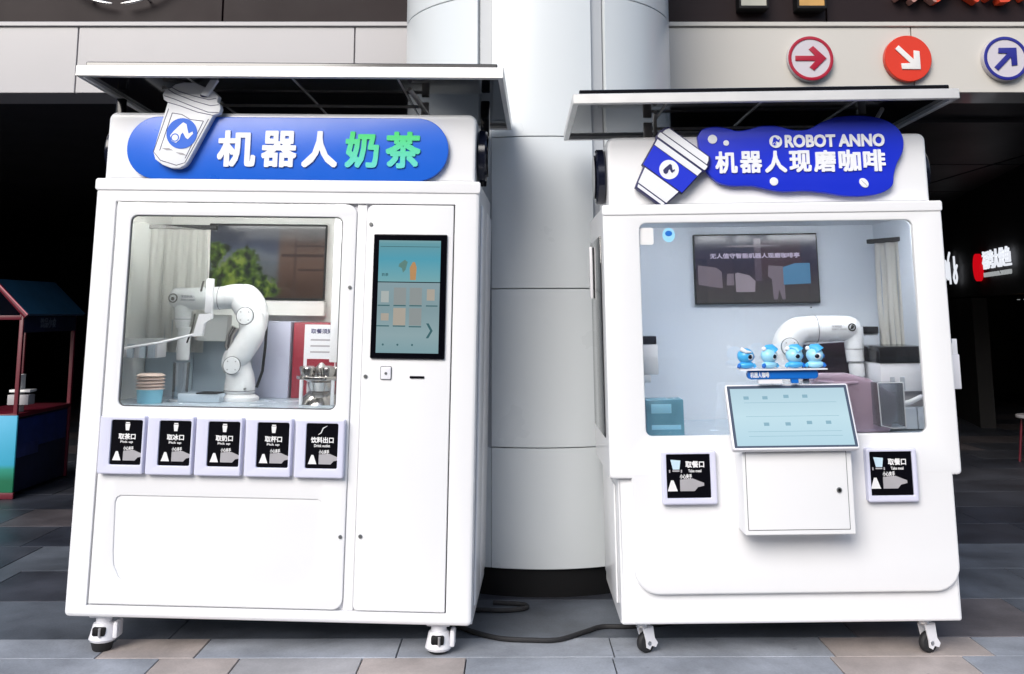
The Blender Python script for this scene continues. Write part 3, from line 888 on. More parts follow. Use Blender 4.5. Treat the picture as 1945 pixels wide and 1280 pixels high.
# cup emblem
cup = plate('cup_emblem', [[(-.612, 2.165), (-.600, 2.130), (-.565, 2.105), (-.525, 2.090), (-.488, 2.090), (-.462, 2.103), (-.448, 2.122), (-.345, 2.335), (-.318, 2.345), (-.312, 2.368), (-.318, 2.388), (-.330, 2.398), (-.325, 2.425), (-.345, 2.446),
        (-.378, 2.462), (-.44, 2.488), (-.49, 2.490), (-.530, 2.480), (-.552, 2.462), (-.575, 2.455), (-.586, 2.432), (-.580, 2.408), (-.560, 2.395)]], -.045, -.0045, LETTER, k1, .004)
def line(nm, pts, w, y, m, par):
    b = MB(); b.tube([(x, y, z) for x, z in pts], w, 6); b.build(nm, m, par)
for pts in ([(-.577, 2.425), (-.53, 2.410), (-.44, 2.375), (-.37, 2.350), (-.320, 2.348)], [(-.56, 2.455), (-.53, 2.436), (-.44, 2.402), (-.36, 2.380), (-.322, 2.385)], [(-.548, 2.466), (-.51, 2.446), (-.44, 2.425), (-.37, 2.408), (-.335, 2.415)], [(-.56, 2.395), (-.50, 2.378), (-.42, 2.350), (-.345, 2.335)],
            [(-.553, 2.365), (-.61, 2.165), (-.575, 2.125), (-.50, 2.103), (-.462, 2.115), (-.365, 2.318)], [(-.535, 2.345), (-.582, 2.17)], [(-.535, 2.345), (-.49, 2.338), (-.45, 2.315), (-.388, 2.308)], [(-.388, 2.308), (-.462, 2.135)]):
    line('drawn_line', pts, .0016, -.0455, INK, cup)
plate('straw', [[(-.402, 2.428), (-.372, 2.420), (-.292, 2.552), (-.312, 2.560), (-.332, 2.548)]], -.066, -.0455, LETTER, cup, .003)
plate('straw_hole', [circle(-.389, 2.428, .022, 20, .010)], -.0465, -.0452, INK, cup)
logo('emblem_disc', -.484, 2.250, .071, -.0475, BLUE, LETTER, cup)
plate('label_mark', [[(-.573, 2.182), (-.54, 2.182), (-.52, 2.172), (-.55, 2.172)]], -.0465, -.0452, PRINTG, cup)
plate('label_mark', [[(-.508, 2.163), (-.475, 2.160), (-.455, 2.148), (-.485, 2.152)]], -.0465, -.0452, PRINTG, cup)
side_disc(k1, -.860, -1, 2.080, 2.320)
side_disc(k1, .857, 1, 2.070, 2.32)
aw = awning(k1, -.928, .990, -.20, .90, 2.482, -.035, .050, 0, 0)
# awning supports
for x in (-.56, .588):
    b = MB(); b.box(x - .018, x + .018, .27, .30, 2.3625, 2.468, .003); b.build('awning_strut', ROD, k1)
    b = MB(); b.tube([(x + .045, .30, 2.364), (x - .02, .10, 2.45), (x - .04, .0, 2.474)], .011, 10); b.build('awning_stay', ROD, k1)
b = MB(); b.tube([(-.56, .28, 2.447), (.588, .28, 2.447)], .008, 10); b.build('awning_rod', ROD, k1)
b = MB(); b.box(.866, .908, .20, .235, 2.23, 2.463, .006); b.box(.866, .90, .202, .233, 2.05, 2.24, .006); b.build('awning_bracket', BLACK, k1)
b = MB(); b.box(-.908, -.866, .20, .235, 2.22, 2.463, .006); b.build('awning_bracket', BLACK, k1)
for x, t in ((-.735, 0), (.735, 0)):
    caster_lever(k1, x, .085, x * .0171, t)
    caster_lever(k1, x, D1 - .1, x * .0171, PI)
# ---- interior
b = MB(); b.box(-.853, .327, D1 - .045, D1 - .0265, .99, 2.01); b.build('back_panel', INNER2, k1, 0)
b = MB(); b.box(-.8545, -.845, .045, D1 - .046, .99, 2.01); b.build('side_lining', INNER2, k1, 0)
b = MB(); b.box(.3305, .345, .06, D1 - .046, .99, 2.01); b.build('partition', INNER2, k1, 0)
b = MB(); b.box(-.844, .330, .06, D1 - .046, .99, 1.022, .003); b.build('counter', COUNTER, k1, 0)
b = MB(); b.box(-.844, .330, .06, D1 - .046, 1.99, 2.011); b.build('interior_ceiling', INNER2, k1, 0)
FILL = emit_mat('added_fill_warm', (1.0, .98, .94), 62)
b = MB(); b.box(-.75, .25, .075, .10, 1.962, 1.975); b.build('added_fill_strip', FILL, k1, 0)  # unseen glowing strip, added to brighten the interior
b = MB(); b.box(-.76, .26, .07, .105, 1.9755, 1.9895); b.build('fill_strip_holder', WHITE2, k1, 0)
# wall display; the milk tea one carries a painted street reflection
def tv(parent, x0, x1, z0, z1, y, items):
    t = plate('display', [rrect(x0, x1, z0, z1, .006)], y, y + .03, BLACKM, parent, .003)
    for nm, loop, m_, dy in items:
        plate(nm, [loop], y - dy, y - dy + .0004, m_, t)
    return t
def q4(x0, x1, z0, z1): return [(x0, z0), (x1, z0), (x1, z1), (x0, z1)]
def blot_mat(name, a, b_, scale, s):
    m, nt, bs = new_mat(name); N, L = nt.nodes, nt.links
    tc = N.new('ShaderNodeTexCoord'); nz = N.new('ShaderNodeTexNoise'); nz.inputs['Scale'].default_value = scale; nz.inputs['Detail'].default_value = 4
    mp = N.new('ShaderNodeMapping'); mp.inputs['Scale'].default_value = (1, 1, 1.3)
    L.new(tc.outputs['Object'], mp.inputs[0]); L.new(mp.outputs[0], nz.inputs['Vector'])
    cr = N.new('ShaderNodeValToRGB'); cr.color_ramp.elements[0].position = .38; cr.color_ramp.elements[1].position = .62
    cr.color_ramp.elements[0].color = (*a, 1); cr.color_ramp.elements[1].color = (*b_, 1)
    L.new(nz.outputs['Fac'], cr.inputs[0]); L.new(cr.outputs[0], bs.inputs['Emission Color'])
    bs.inputs['Emission Strength'].default_value = s; bs.inputs['Base Color'].default_value = (.01, .01, .01, 1); bs.inputs['Roughness'].default_value = .1
    return m
def reflection_mat():  # reflected tree and house front, painted as the display's own glow
    m, nt, bs = new_mat('painted_street_reflection'); N, L = nt.nodes, nt.links
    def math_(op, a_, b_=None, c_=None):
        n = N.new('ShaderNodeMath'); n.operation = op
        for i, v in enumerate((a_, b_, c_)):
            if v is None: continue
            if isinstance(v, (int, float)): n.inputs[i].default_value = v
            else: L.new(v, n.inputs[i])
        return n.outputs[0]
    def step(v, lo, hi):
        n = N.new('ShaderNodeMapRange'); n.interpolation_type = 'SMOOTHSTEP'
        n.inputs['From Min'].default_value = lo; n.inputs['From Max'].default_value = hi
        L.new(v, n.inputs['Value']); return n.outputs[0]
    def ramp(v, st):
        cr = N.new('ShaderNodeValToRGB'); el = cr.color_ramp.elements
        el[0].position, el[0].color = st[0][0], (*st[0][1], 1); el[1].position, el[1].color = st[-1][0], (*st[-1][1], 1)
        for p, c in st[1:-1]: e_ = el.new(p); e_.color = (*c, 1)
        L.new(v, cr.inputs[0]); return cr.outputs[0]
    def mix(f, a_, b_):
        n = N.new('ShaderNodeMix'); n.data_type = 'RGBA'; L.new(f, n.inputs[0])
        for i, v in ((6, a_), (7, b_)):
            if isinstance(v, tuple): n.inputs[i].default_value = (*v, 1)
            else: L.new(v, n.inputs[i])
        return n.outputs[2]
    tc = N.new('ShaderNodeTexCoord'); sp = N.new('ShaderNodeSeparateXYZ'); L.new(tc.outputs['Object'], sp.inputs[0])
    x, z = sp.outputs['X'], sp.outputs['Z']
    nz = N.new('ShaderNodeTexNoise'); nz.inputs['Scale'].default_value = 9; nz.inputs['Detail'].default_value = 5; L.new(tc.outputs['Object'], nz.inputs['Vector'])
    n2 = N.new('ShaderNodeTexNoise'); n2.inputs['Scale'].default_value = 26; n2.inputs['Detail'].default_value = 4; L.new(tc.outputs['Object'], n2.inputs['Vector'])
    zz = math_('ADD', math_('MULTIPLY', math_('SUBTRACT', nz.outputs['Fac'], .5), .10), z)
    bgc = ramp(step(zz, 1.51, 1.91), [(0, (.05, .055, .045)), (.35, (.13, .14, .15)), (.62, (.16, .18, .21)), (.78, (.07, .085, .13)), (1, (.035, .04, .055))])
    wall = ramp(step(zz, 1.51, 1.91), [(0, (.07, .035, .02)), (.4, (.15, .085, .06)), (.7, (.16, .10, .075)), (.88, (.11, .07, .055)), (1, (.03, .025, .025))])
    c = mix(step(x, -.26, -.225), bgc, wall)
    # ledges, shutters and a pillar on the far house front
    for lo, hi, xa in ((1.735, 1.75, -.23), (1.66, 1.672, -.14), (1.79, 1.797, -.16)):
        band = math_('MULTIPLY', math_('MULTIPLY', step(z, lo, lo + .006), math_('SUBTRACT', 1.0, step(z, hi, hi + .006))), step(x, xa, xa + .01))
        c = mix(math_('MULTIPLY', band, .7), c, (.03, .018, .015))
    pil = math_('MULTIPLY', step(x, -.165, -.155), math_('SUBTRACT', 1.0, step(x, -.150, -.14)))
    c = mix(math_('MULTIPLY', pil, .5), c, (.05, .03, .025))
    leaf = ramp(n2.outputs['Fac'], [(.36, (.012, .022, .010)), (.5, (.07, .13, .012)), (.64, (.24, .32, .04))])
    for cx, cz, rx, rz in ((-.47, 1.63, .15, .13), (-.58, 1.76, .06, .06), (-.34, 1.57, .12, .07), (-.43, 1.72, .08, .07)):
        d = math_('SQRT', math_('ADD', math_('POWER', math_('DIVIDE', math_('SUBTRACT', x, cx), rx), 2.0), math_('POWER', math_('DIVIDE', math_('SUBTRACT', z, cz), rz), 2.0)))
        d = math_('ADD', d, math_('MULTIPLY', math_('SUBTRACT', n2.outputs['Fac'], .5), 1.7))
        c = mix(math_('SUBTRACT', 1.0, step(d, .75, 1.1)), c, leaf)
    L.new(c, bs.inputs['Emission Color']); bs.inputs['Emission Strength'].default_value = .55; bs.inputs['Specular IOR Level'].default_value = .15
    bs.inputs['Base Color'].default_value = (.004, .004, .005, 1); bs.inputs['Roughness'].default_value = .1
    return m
V_REFLECTION = reflection_mat()
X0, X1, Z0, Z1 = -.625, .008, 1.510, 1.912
tv1 = tv(k1, X0, X1, Z0, Z1, D1 - .08, [('reflection_image', q4(X0 + .006, X1 - .006, Z0 + .012, Z1 - .012), V_REFLECTION, .0006)])
sq('display_shelf', X0 + .26, X1 + .01, 1.43, 1.505, D1 - .11, INNER2, k1, .05)
# white hanging duct at right
b = MB(); b.box(.13, .19, .46, .52, 1.21, 1.99, .004); b.build('duct', WHITE2, k1)
# cabinets along the back
b = MB(); b.box(-.29, -.10, .60, .86, 1.0225, 1.40, .004); tag_ = b.build('lavender_cabinet', LAVCAB, k1)
b = MB(); b.box(-.84, -.60, .62, .86, 1.0225, 1.40, .004); b.box(-.598, -.31, .64, .86, 1.0225, 1.36, .004); b.build('blue_grey_cabinet', SLATECAB, k1)
b = MB(); b.box(-.55, -.40, .52, .60, 1.30, 1.43, .005); b.build('nozzle_housing', INNER2, k1)
b = MB(); b.box(-.55, -.35, .30, .46, 1.0225, 1.062, .004); b.build('drip_tray', COUNTER, k1)
b = MB(); b.box(-.46, -.36, .295, .40, 1.0622, 1.067, 0); b.build('tray_grille', BLACKM, k1)
# red cabinet with notice
o = empty('red_cabinet', 'red cabinet with white paper notice inside the milk tea kiosk window', 'cabinet', mw=L1(-.09, .62, 1.0225))
b = MB(); b.box(0, .30, 0, .22, 0, .375, .004); b.build('case', RED, o)
sq('notice', .058, .22, .15, .365, -.003, WHITE2, o, .0025)
text('notice_heading', '取餐须知', (.09, .20, .32, .345), -.0038, .0006, INK, o, .02)
for z in (.285, .255, .225):
    sq('notice_line', .09, .20, z, z + .008, -.0038, PRINTG, o)
sq('notice_band', .075, .215, .155, .195, -.0038, RED, o)
# metal carousel
o = empty('cup_carousel', 'shiny metal cup carousel on legs at right inside milk tea kiosk window', 'machine', mw=L1(.115, .36, 1.0225))
b = MB(); b.cyl((0, 0, .115), (0, 0, .13), .115, 40, bev=.003); b.build('tray', CHROME, o)
b = MB(); b.tube([(0, 0, .0), (0, 0, .02), (0, 0, .06), (0, 0, .10), (0, 0, .115)], [.10, .095, .05, .06, .085], 32); b.build('pedestal', CHROME, o)
for k in range(5):
    a = 2 * PI * k / 5 + .3
    b = MB(); b.tube([(.078 * math.cos(a), .078 * math.sin(a), .13), (.078 * math.cos(a), .078 * math.sin(a), .165), (.078 * math.cos(a), .078 * math.sin(a), .172)], [.03, .037, .034], 20); b.build('cup_holder', CHROME, o)
b = MB(); b.tube([(0, 0, .13), (0, 0, .17), (0, 0, .19)], [.03, .026, .008], 18); b.build('hub', STEEL, o)
for k in range(4):
    a = PI / 4 + k * PI / 2
    b = MB(); b.box(.105 * math.cos(a) - .008, .105 * math.cos(a) + .008, .105 * math.sin(a) - .008, .105 * math.sin(a) + .008, 0, .114, .002); b.build('leg', WHITE2, o)

SEAM = mat('arm_seam', (.12, .13, .14), .5)
def cap(o, x, z, r, y):
    b = MB(); b.cyl((x, y, z), (x, y - .006, z), r, 32, bev=.0025); b.build('joint_cap', ARM, o)
    plate('seam', [circle(x, z, r + .0035, 32), circle(x, z, r + .0005, 32)], y - .002, y + .004, SEAM, o)
    for k in range(4):
        a = PI / 4 + k * PI / 2
        b = MB(); b.cyl((x + r * .68 * math.cos(a), y - .0075, z + r * .68 * math.sin(a)), (x + r * .68 * math.cos(a), y - .0061, z + r * .68 * math.sin(a)), .0032, 10); b.build('cap_screw', GREYLOCK, o)
def seam_ring(o, c, ax, r):
    c = Vector(c); ax = Vector(ax).normalized() * .0014
    b = MB(); b.cyl(c - ax, c + ax, r, 32); b.build('seam', SEAM, o)
def robot_arm(name, label, mw, segs, logo_at, flip):
    o = empty(name, label, 'robot arm', mw=mw)
    for nm, pts, rads, sx in segs:
        p, r_ = smooth_path(pts, rads)
        b = MB()
        b.tube(p, r_, 24, sx=sx); b.build(nm, ARM, o, 60)
    return o
# white articulated robot arm, forearm to the left
arm1 = robot_arm('robot_arm', 'white robot arm bent to the left inside the milk tea kiosk window', L1(-.30, .45, 1.0225), [
    ('base', [(0, 0, 0), (0, 0, .012), (0, 0, .02), (0, 0, .03)], [.095, .095, .092, .075], 1),
    ('shoulder', [(0, 0, .03), (.0, 0, .045), (0, 0, .10), (-.01, 0, .145), (-.025, 0, .18), (-.03, 0, .215), (-.02, 0, .235)], [.066, .075, .070, .064, .070, .056, .03], .95),
    ('upper_arm', [(-.03, -.03, .165), (-.015, -.03, .20), (.025, -.03, .26), (.055, -.03, .33), (.04, -.03, .41), (-.005, -.03, .475), (-.03, -.03, .50)], [.050, .058, .062, .064, .060, .058, .040], .8),
    ('elbow', [(.04, .02, .30), (.055, .02, .36), (.05, .02, .44), (.005, .015, .50), (-.05, .0, .50)], [.040, .060, .061, .060, .046], .9),
    ('forearm', [(0.0, 0, .50), (-.06, 0, .498), (-.12, 0, .49), (-.25, 0, .485), (-.34, 0, .485), (-.365, 0, .485)], [.060, .060, .056, .054, .052, .034], 1),
    ('wrist', [(-.30, 0, .47), (-.30, 0, .43), (-.30, 0, .38), (-.30, 0, .34)], [.045, .043, .040, .030], 1),
    ('gripper', [(-.285, -.01, .345), (-.285, -.01, .33), (-.285, -.01, .20), (-.285, -.01, .19)], [.028, .031, .031, .024], 1)], None, 1)
cap(arm1, -.018, .170, .040, -.088)
cap(arm1, .030, .405, .040, -.078)
seam_ring(arm1, (0, 0, .048), (0, 0, 1), .0765)
seam_ring(arm1, (-.12, 0, .49), (1, 0, .03), .0573)
seam_ring(arm1, (-.30, 0, .385), (0, 0, 1), .0412)
b = MB(); b.tube([(.075, .03, .06), (.098, .035, .14), (.105, .04, .26), (.108, .035, .38), (.06, .03, .50)], .007, 8); b.build('cable', BLACKM, arm1)
logo('arm_emblem', -.335, .486, .023, -.0605, BLACKM, ARM, arm1, ring=True)
text('arm_lettering', '安诺机器人', (-.295, -.225, .489, .502), -.0605, .001, INK, arm1, .01)
text('arm_lettering', 'ROBOT ANNO', (-.295, -.225, .473, .483), -.0605, .001, INK, arm1, .01)
b = MB(); b.tube([(-.045, -.01, .22), (-.062, -.01, .26), (-.055, -.01, .31), (-.035, -.01, .35)], .02, 12); b.build('joint_motor', CHROME, arm1)
b = MB(); b.cyl((.045, -.075, .06), (.045, -.055, .06), .005, 10); b.build('screw', GREYLOCK, arm1)
# clear slanted shield in front of the forearm
o = empty('acrylic_shield', 'slanted clear acrylic shield hanging left of the robot arm in the milk tea kiosk', 'shield', mw=L1(-.80, .22, 1.27))
sh_b = MB(); sh_b.quadbox([(0, 0), (.36, .075), (.40, .16), (.37, .56), (-.02, .60)], 0, .006); sh_b.build('sheet', ACRYL, o, 0)
b = MB(); b.tube([(0, -.004, 0), (.18, -.004, .03), (.36, -.004, .075), (.40, -.004, .16)], .006, 8); b.build('edge_strip', WHITE2, o)
b = MB(); b.box(.385, .418, -.012, .016, .17, .33, .003); b.build('mounting_clip', WHITE2, o)
b = MB(); b.quadbox([(.335, .06), (.38, .065), (.385, .12), (.42, .145), (.42, .168), (.36, .165)], -.012, .016); b.build('mounting_clip', WHITE2, o)
b = MB(); b.tube([(.30, .02, .03), (.322, .02, .10), (.33, .02, .165)], .004, 8); b.tube([(.352, .02, .27), (.362, .02, .32)], .005, 8); b.build('hinge_pin', BLACKM, o)
# hanging curtain of white strips with a dark rail, at the left
def curtain(label, mw, n, w, h, depth):
    o = empty('curtain', label, 'curtain', mw=mw)
    b = MB(); b.box(-.03, w + .03, -.02, .02, 0, .022, .004); b.build('rail', BLACKM, o)
    for k in range(n):
        bm = bmesh.new(); x0 = w * k / n; ww = w / n * .96; cols_ = []
        ph = random.uniform(0, 1)
        for i in range(9):
            t = i / 8
            yy = depth * math.sin(PI * t) * (1 if k % 2 else -.6)
            cols_.append([bm.verts.new((x0 + ww * t + .004 * math.sin(z * 9 + ph * 6), yy, -z)) for z in [h * j / 8 for j in range(9)]])
        for a_, c_ in zip(cols_, cols_[1:]):
            for j in range(8): bm.faces.new((a_[j], c_[j], c_[j + 1], a_[j + 1]))
        bmesh.ops.solidify(bm, geom=bm.faces[:], thickness=.003)
        bmesh.ops.recalc_face_normals(bm, faces=bm.faces)
        me = bpy.data.meshes.new('fold'); bm.to_mesh(me); bm.free(); finish('fold', me, CURTAIN, o, 50)
    return o
curtain('pale folded curtain hanging from a dark rail at the left of the milk tea window', L1(-.835, .585, 1.86, R(3)), 9, .30, .62, .014)
# drink nozzles and boxes at lower left
b = MB(); b.box(-.843, -.66, .30, .42, 1.225, 1.315, .004); b.build('dispenser_head', WHITE2, k1)
for x in (-.80, -.74, -.70):
    b = MB(); b.box(x, x + .03, .28, .299, 1.225, 1.29, .002); b.build('nozzle', COUNTER, k1)
o = empty('reflection_lids', 'stack of lids added in place of a peach and blue reflection, lower left of the milk tea window', 'lids', mw=L1(-.66, .24, 1.0225))  # made-up stack in the colours of a blurred reflection
for k in range(5):
    b = MB(); b.tube([(0, 0, .062 + k * .015), (0, 0, .066 + k * .015), (0, 0, .075 + k * .015)], [.062, .066, .05], 28); b.build('reflection_lid', AMBER, o)
b = MB(); b.tube([(0, 0, 0), (0, 0, .062)], [.055, .06], 28); b.build('tray', CYAN, o)  # no real tray: added for the blue part of the reflection
o = empty('clear_cup_tube', 'upright clear cup tube beside the gripper in the milk tea window', 'tube', mw=L1(-.56, .36, 1.0225))
b = MB(); b.cyl((0, 0, 0), (0, 0, .008), .05, 24, bev=.002); b.build('foot', WHITE2, o)
b = MB(); b.tube([(0, 0, .008), (0, 0, .18)], [.036, .040], 24, caps=False); b.build('tube', CLEAR, o)

# ================================================================== KIOSK 2: coffee
M2 = Matrix.Translation((1.18, 4.6029, 0)) @ Matrix.Rotation(-.0059, 4, 'Z') @ Matrix.Rotation(-.0106, 4, 'Y')
def L2(x, y, z, rz=0): return M2 @ Matrix.Translation((x, y, z)) @ Matrix.Rotation(rz, 4, 'Z')
k2 = empty('coffee_kiosk', 'white coffee robot kiosk with wavy blue sign and a tilted touchscreen on its front', 'vending kiosk', mw=M2)
D2 = .80
def arc_pts(cx, cz, r, a0, a1, n=8): return [(cx + r * math.cos(R(a0 + (a1 - a0) * k / n)), cz + r * math.sin(R(a0 + (a1 - a0) * k / n))) for k in range(n + 1)]
outl = ([(-.662, .745)]
        + [(-.662, .40)] + arc_pts(-.557, .375, .105, 180, 270) + arc_pts(.612, .375, .105, 270, 360) + [(.717, .40), (.717, .745)]
        + arc_pts(.738, .763, .018, 270, 360, 4) + arc_pts(.733, 1.897, .023, 0, 90, 4) + arc_pts(-.733, 1.897, .023, 90, 180, 4) + arc_pts(-.738, .763, .018, 180, 270, 4))
plate('front_panel', [outl, rrect(-.594, .622, .920, 1.843, .03)], -.03, 0, WHITE, k2, .010, .005)
low = body_shell('lower_body', -.720, .722, .041, D2, .143, .744, k2)
plate('lower_front', [rrect(-.720, .722, .143, .744, [.012, .012, .004, .004])], .0005, .04, WHITE, k2, .012)
body_shell('upper_body', -.755, .755, .0005, D2 + .03, .746, 1.918, k2)
b = MB(); b.box(-.69, .69, .041, D2 - .03, .146, .17); b.box(-.753, .753, .0015, D2 + .02, .7465, .765); b.build('floor_panel', WHITE, k2, 0)
b = MB(); b.box(-.753, .753, .0015, D2, 1.895, 1.916); b.build('roof_panel', WHITE, k2, 0)
plate('top_trim', [rrect(-.759, .759, 1.880, 1.926, .010)], -.036, -.0302, WHITE, k2, .004)
plate('window_pane', [rrect(-.60, .628, .914, 1.849, .03)], -.012, -.006, PANE, k2)
# left side window and handle
b = MB(); b.box(-.760, -.7555, .12, .74, .90, 1.80, .002); b.build('side_window', SIDEPANE, k2)
b = MB(); b.box(-.775, -.7605, .60, .66, 1.52, 1.78, .004); b.build('side_catch', WHITE2, k2)
b = MB(); b.box(-.7285, -.7205, .12, D2 - .08, .20, .70, .004); b.build('side_cladding', WHITE, k2)
# hatches
for (a, c, e, f) in ((-.536, -.303, -.516, -.329), (.337, .553, .352, .532)):
    h = plate('dispensing_hatch', [rrect(a, c, .641, .863, .010), rrect(e, f, .668, .849, .004)], -.066, -.0305, LILAC, k2, .008, .003)
    p = plate('hatch_flap', [rrect(e - .002, f + .002, .666, .851, .004)], -.056, -.052, BLACK, h)
    w = f - e; y = -.0568
    def px(t): return e + t * w
    plate('cup_icon', [[(px(.15), .785), (px(.30), .785), (px(.33), .822), (px(.10), .826)]], y, y + .0006, PRINTB, p)
    plate('cup_icon_base', [rrect(px(.14), px(.30), .776, .782, .001)], y, y + .0006, PRINTG, p)
    plate('cup_icon_base', [rrect(px(.06), px(.09), .772, .784, .001)], y, y + .0006, PRINTG, p)
    plate('cup_icon_base', [rrect(px(.33), px(.36), .772, .784, .001)], y, y + .0006, PRINTG, p)
    text('hatch_text', '取餐口', (px(.44), px(.87), .792, .820), y, .0006, PRINTW, p, .035)
    text('hatch_subtitle', 'Take meal', (px(.50), px(.80), .773, .785), y, .0006, PRINTW, p, .02)
    hand_icon(p, px(.42), .696, .72, y)
# payment box under the touchscreen
bx_ = plate('control_box', [rrect(-.214, .243, .535, .880, .006)], -.17, -.0305, WHITE, k2, .005)
plate('box_joint', [rrect(-.2015, .2205, .5545, .8695, .003), rrect(-.199, .218, .557, .867, .002)], -.1708, -.1698, SHADOWGAP, bx_)
plate('box_door', [rrect(-.199, .218, .557, .867, .003)], -.1730, -.1702, WHITE, bx_, .0012)
b = MB(); b.cyl((.181, -.181, .713), (.181, -.1731, .713), .011, 24, bev=.002); b.build('lock', GREYLOCK, bx_)
b = MB(); b.cyl((.181, -.1835, .713), (.181, -.1811, .713), .006, 16); b.build('keyhole', BLACKM, bx_)
# tilted touchscreen
ts = empty('touchscreen', parent=k2)
tilt = math.atan2(.12, .25)
ts.location = (.003, -.222, .884); ts.rotation_euler = (-tilt, 0, 0)
HT = .283
plate('bezel', [rrect(-.262, .262, 0, HT, .010)], 0, .028, WHITE2, ts, .004)
plate('screen_border', [rrect(-.255, .255, .008, HT - .007, .004)], -.0012, -.0002, mat('screen_border_slate', (.055, .075, .115), .25), ts)
TS = screen_mat('touchscreen_image', [(0, (.47, .68, .78)), (.5, (.54, .74, .82)), (1, (.46, .64, .73))], .66, noise=.1)
sq('screen_image', -.243, .243, .016, HT - .020, -.002, TS, ts, .0006)
TSL = emit_mat('touchscreen_faint_line', (.22, .38, .46), .5)
for z in (.055, .075, .14, .20):
    sq('screen_line', -.19, .20, z, z + .0012, -.0028, TSL, ts)
for x, z in ((-.19, .215), (-.11, .215), (-.02, .22), (.06, .22), (-.03, .10), (.06, .105), (-.12, .10), (.14, .105)):
    sq('screen_tile', x, x + .022, z, z + .014, -.0028, TSL, ts)
b = MB(); b.box(-.12, .12, .029, .06, .03, .10, .004); b.build('rear_mount', WHITE2, ts)
b = MB(); b.box(-.10, .10, -.155, -.031, .8805, .905, .003); b.build('screen_foot', WHITE2, k2)
# header and wavy sign
header_box(-.722, .733, .03, .58, 1.920, 2.244, k2)
ctrl = [(-.313, 2.235), (-.290, 2.268), (-.235, 2.280), (-.18, 2.272), (-.131, 2.259), (-.08, 2.265), (-.02, 2.280), (.05, 2.278), (.13, 2.258), (.19, 2.262), (.254, 2.293), (.32, 2.315), (.42, 2.322), (.52, 2.308), (.588, 2.270), (.618, 2.215), (.612, 2.155), (.582, 2.100), (.565, 2.05), (.553, 1.998), (.50, 1.965), (.42, 1.953), (.33, 1.956), (.25, 1.970), (.16, 1.980), (.06, 1.978), (-.01, 1.990), (-.08, 2.006), (-.17, 2.008), (-.235, 2.028), (-.28, 2.08), (-.305, 2.15)]
cp, _ = smooth_path([(x, 0, z) for x, z in ctrl + [ctrl[0]]], [1] * (len(ctrl) + 1), 4)
cloud = [(p.x, p.z) for p in cp[:-1]]
sg2 = plate('sign_board', [cloud], -.010, .024, ROYAL, k2, .005)
text('lettering', 'ROBOT ANNO', (.079, .530, 2.177, 2.236), -.017, .0068, LETTER, sg2, .038)
zx = [-.240, -.129, -.017, .094, .205, .317, .428]
for ch, x in zip('机器人现磨咖啡', zx):
    text('character', ch, (x, x + .100, 2.064, 2.164), -.017, .0068, LETTER, sg2, .034)
logo('emblem_disc', .038, 2.206, .029, -.016, LETTER, ROYAL, sg2, rot=.5)
for x, z, r in ((-.247, 2.221, .021), (-.186, 2.203, .013), (.021, 2.024, .019)):
    plate('dot', [circle(x, z, r, 24)], -.0155, -.0103, LETTER, sg2, .002)
bean = plate('bean', [[(.425 + .024 * math.cos(t) * math.cos(-.9) - .018 * math.sin(t) * math.sin(-.9), 2.012 + .024 * math.cos(t) * math.sin(-.9) + .018 * math.sin(t) * math.cos(-.9)) for t in [2 * PI * k / 24 for k in range(24)]]], -.0155, -.0103, LETTER, sg2, .002)
line('bean_crease', [(.413, 2.026), (.422, 2.014), (.428, 2.010), (.437, 1.998)], .0012, -.0157, PRINTG, sg2)
# tilted takeaway cup; drawn upright in its own frame, then leaning
ce = empty('cup_emblem', parent=k2)
ce.location = (-.4465, -.03, 2.090); ce.rotation_euler = (0, R(37.5), 0)
plate('cup_outline', [[(-.075, -.165), (.075, -.165), (.082, -.14), (.100, -.062), (.112, -.060), (.128, .075), (.136, .080), (.136, .11), (.126, .135), (.115, .150), (-.115, .150), (-.126, .135), (-.136, .11), (-.136, .080), (-.128, .075), (-.112, -.060), (-.100, -.062), (-.082, -.14)]], 0, .045, INK, ce, .002)
plate('cup_base', [[(-.068, -.158), (.068, -.158), (.073, -.145), (-.073, -.145)]], -.004, -.0002, LETTER, ce)
plate('cup_lower', [[(-.077, -.139), (.077, -.139), (.092, -.066), (-.092, -.066)]], -.004, -.0002, LETTER, ce)
plate('cup_sleeve', [[(-.107, -.060), (.107, -.060), (.118, .040), (-.118, .040)]], -.005, -.0002, ROYAL, ce)
plate('cup_upper', [[(-.118, .044), (.118, .044), (.122, .073), (-.122, .073)]], -.004, -.0002, LETTER, ce)
plate('cup_rim', [rrect(-.131, .131, .083, .107, .006)], -.004, -.0002, LETTER, ce)
plate('cup_lid', [[(-.122, .112), (.122, .112), (.118, .130), (.108, .144), (-.108, .144), (-.118, .130)]], -.004, -.0002, LETTER, ce)
plate('emblem_disc', [circle(0, -.010, .044, 36)], -.007, -.0051, LETTER, ce)
mark('emblem_arm', 0, -.010, .036, -.0085, -.0071, INK, ce, R(30))
side_disc(k2, -.722, -1, 1.955, 2.215)
side_disc(k2, .733, 1, 1.965, 2.20)
aw2 = awning(k2, -.886, .806, -.20, .72, 2.356, -.012, .045, 0, 0)
for x in (-.50, .535):
    b = MB(); b.box(x - .02, x + .02, .27, .30, 2.2445, 2.355, .003); b.build('awning_strut', ROD, k2)
    b = MB(); b.tube([(x + .04, .30, 2.25), (x + .01, .10, 2.33), (x - .0, .0, 2.352)], .010, 10); b.build('awning_stay', ROD, k2)
b = MB(); b.tube([(-.50, .285, 2.325), (.535, .285, 2.325)], .008, 10); b.build('awning_rod', ROD, k2)
for x, t in ((-.625, .5), (.585, .35)):
    caster_fork(k2, x, .085, x * -.0106, .143, t)
    caster_fork(k2, x, D2 - .1, x * -.0106, .143, 2.0)
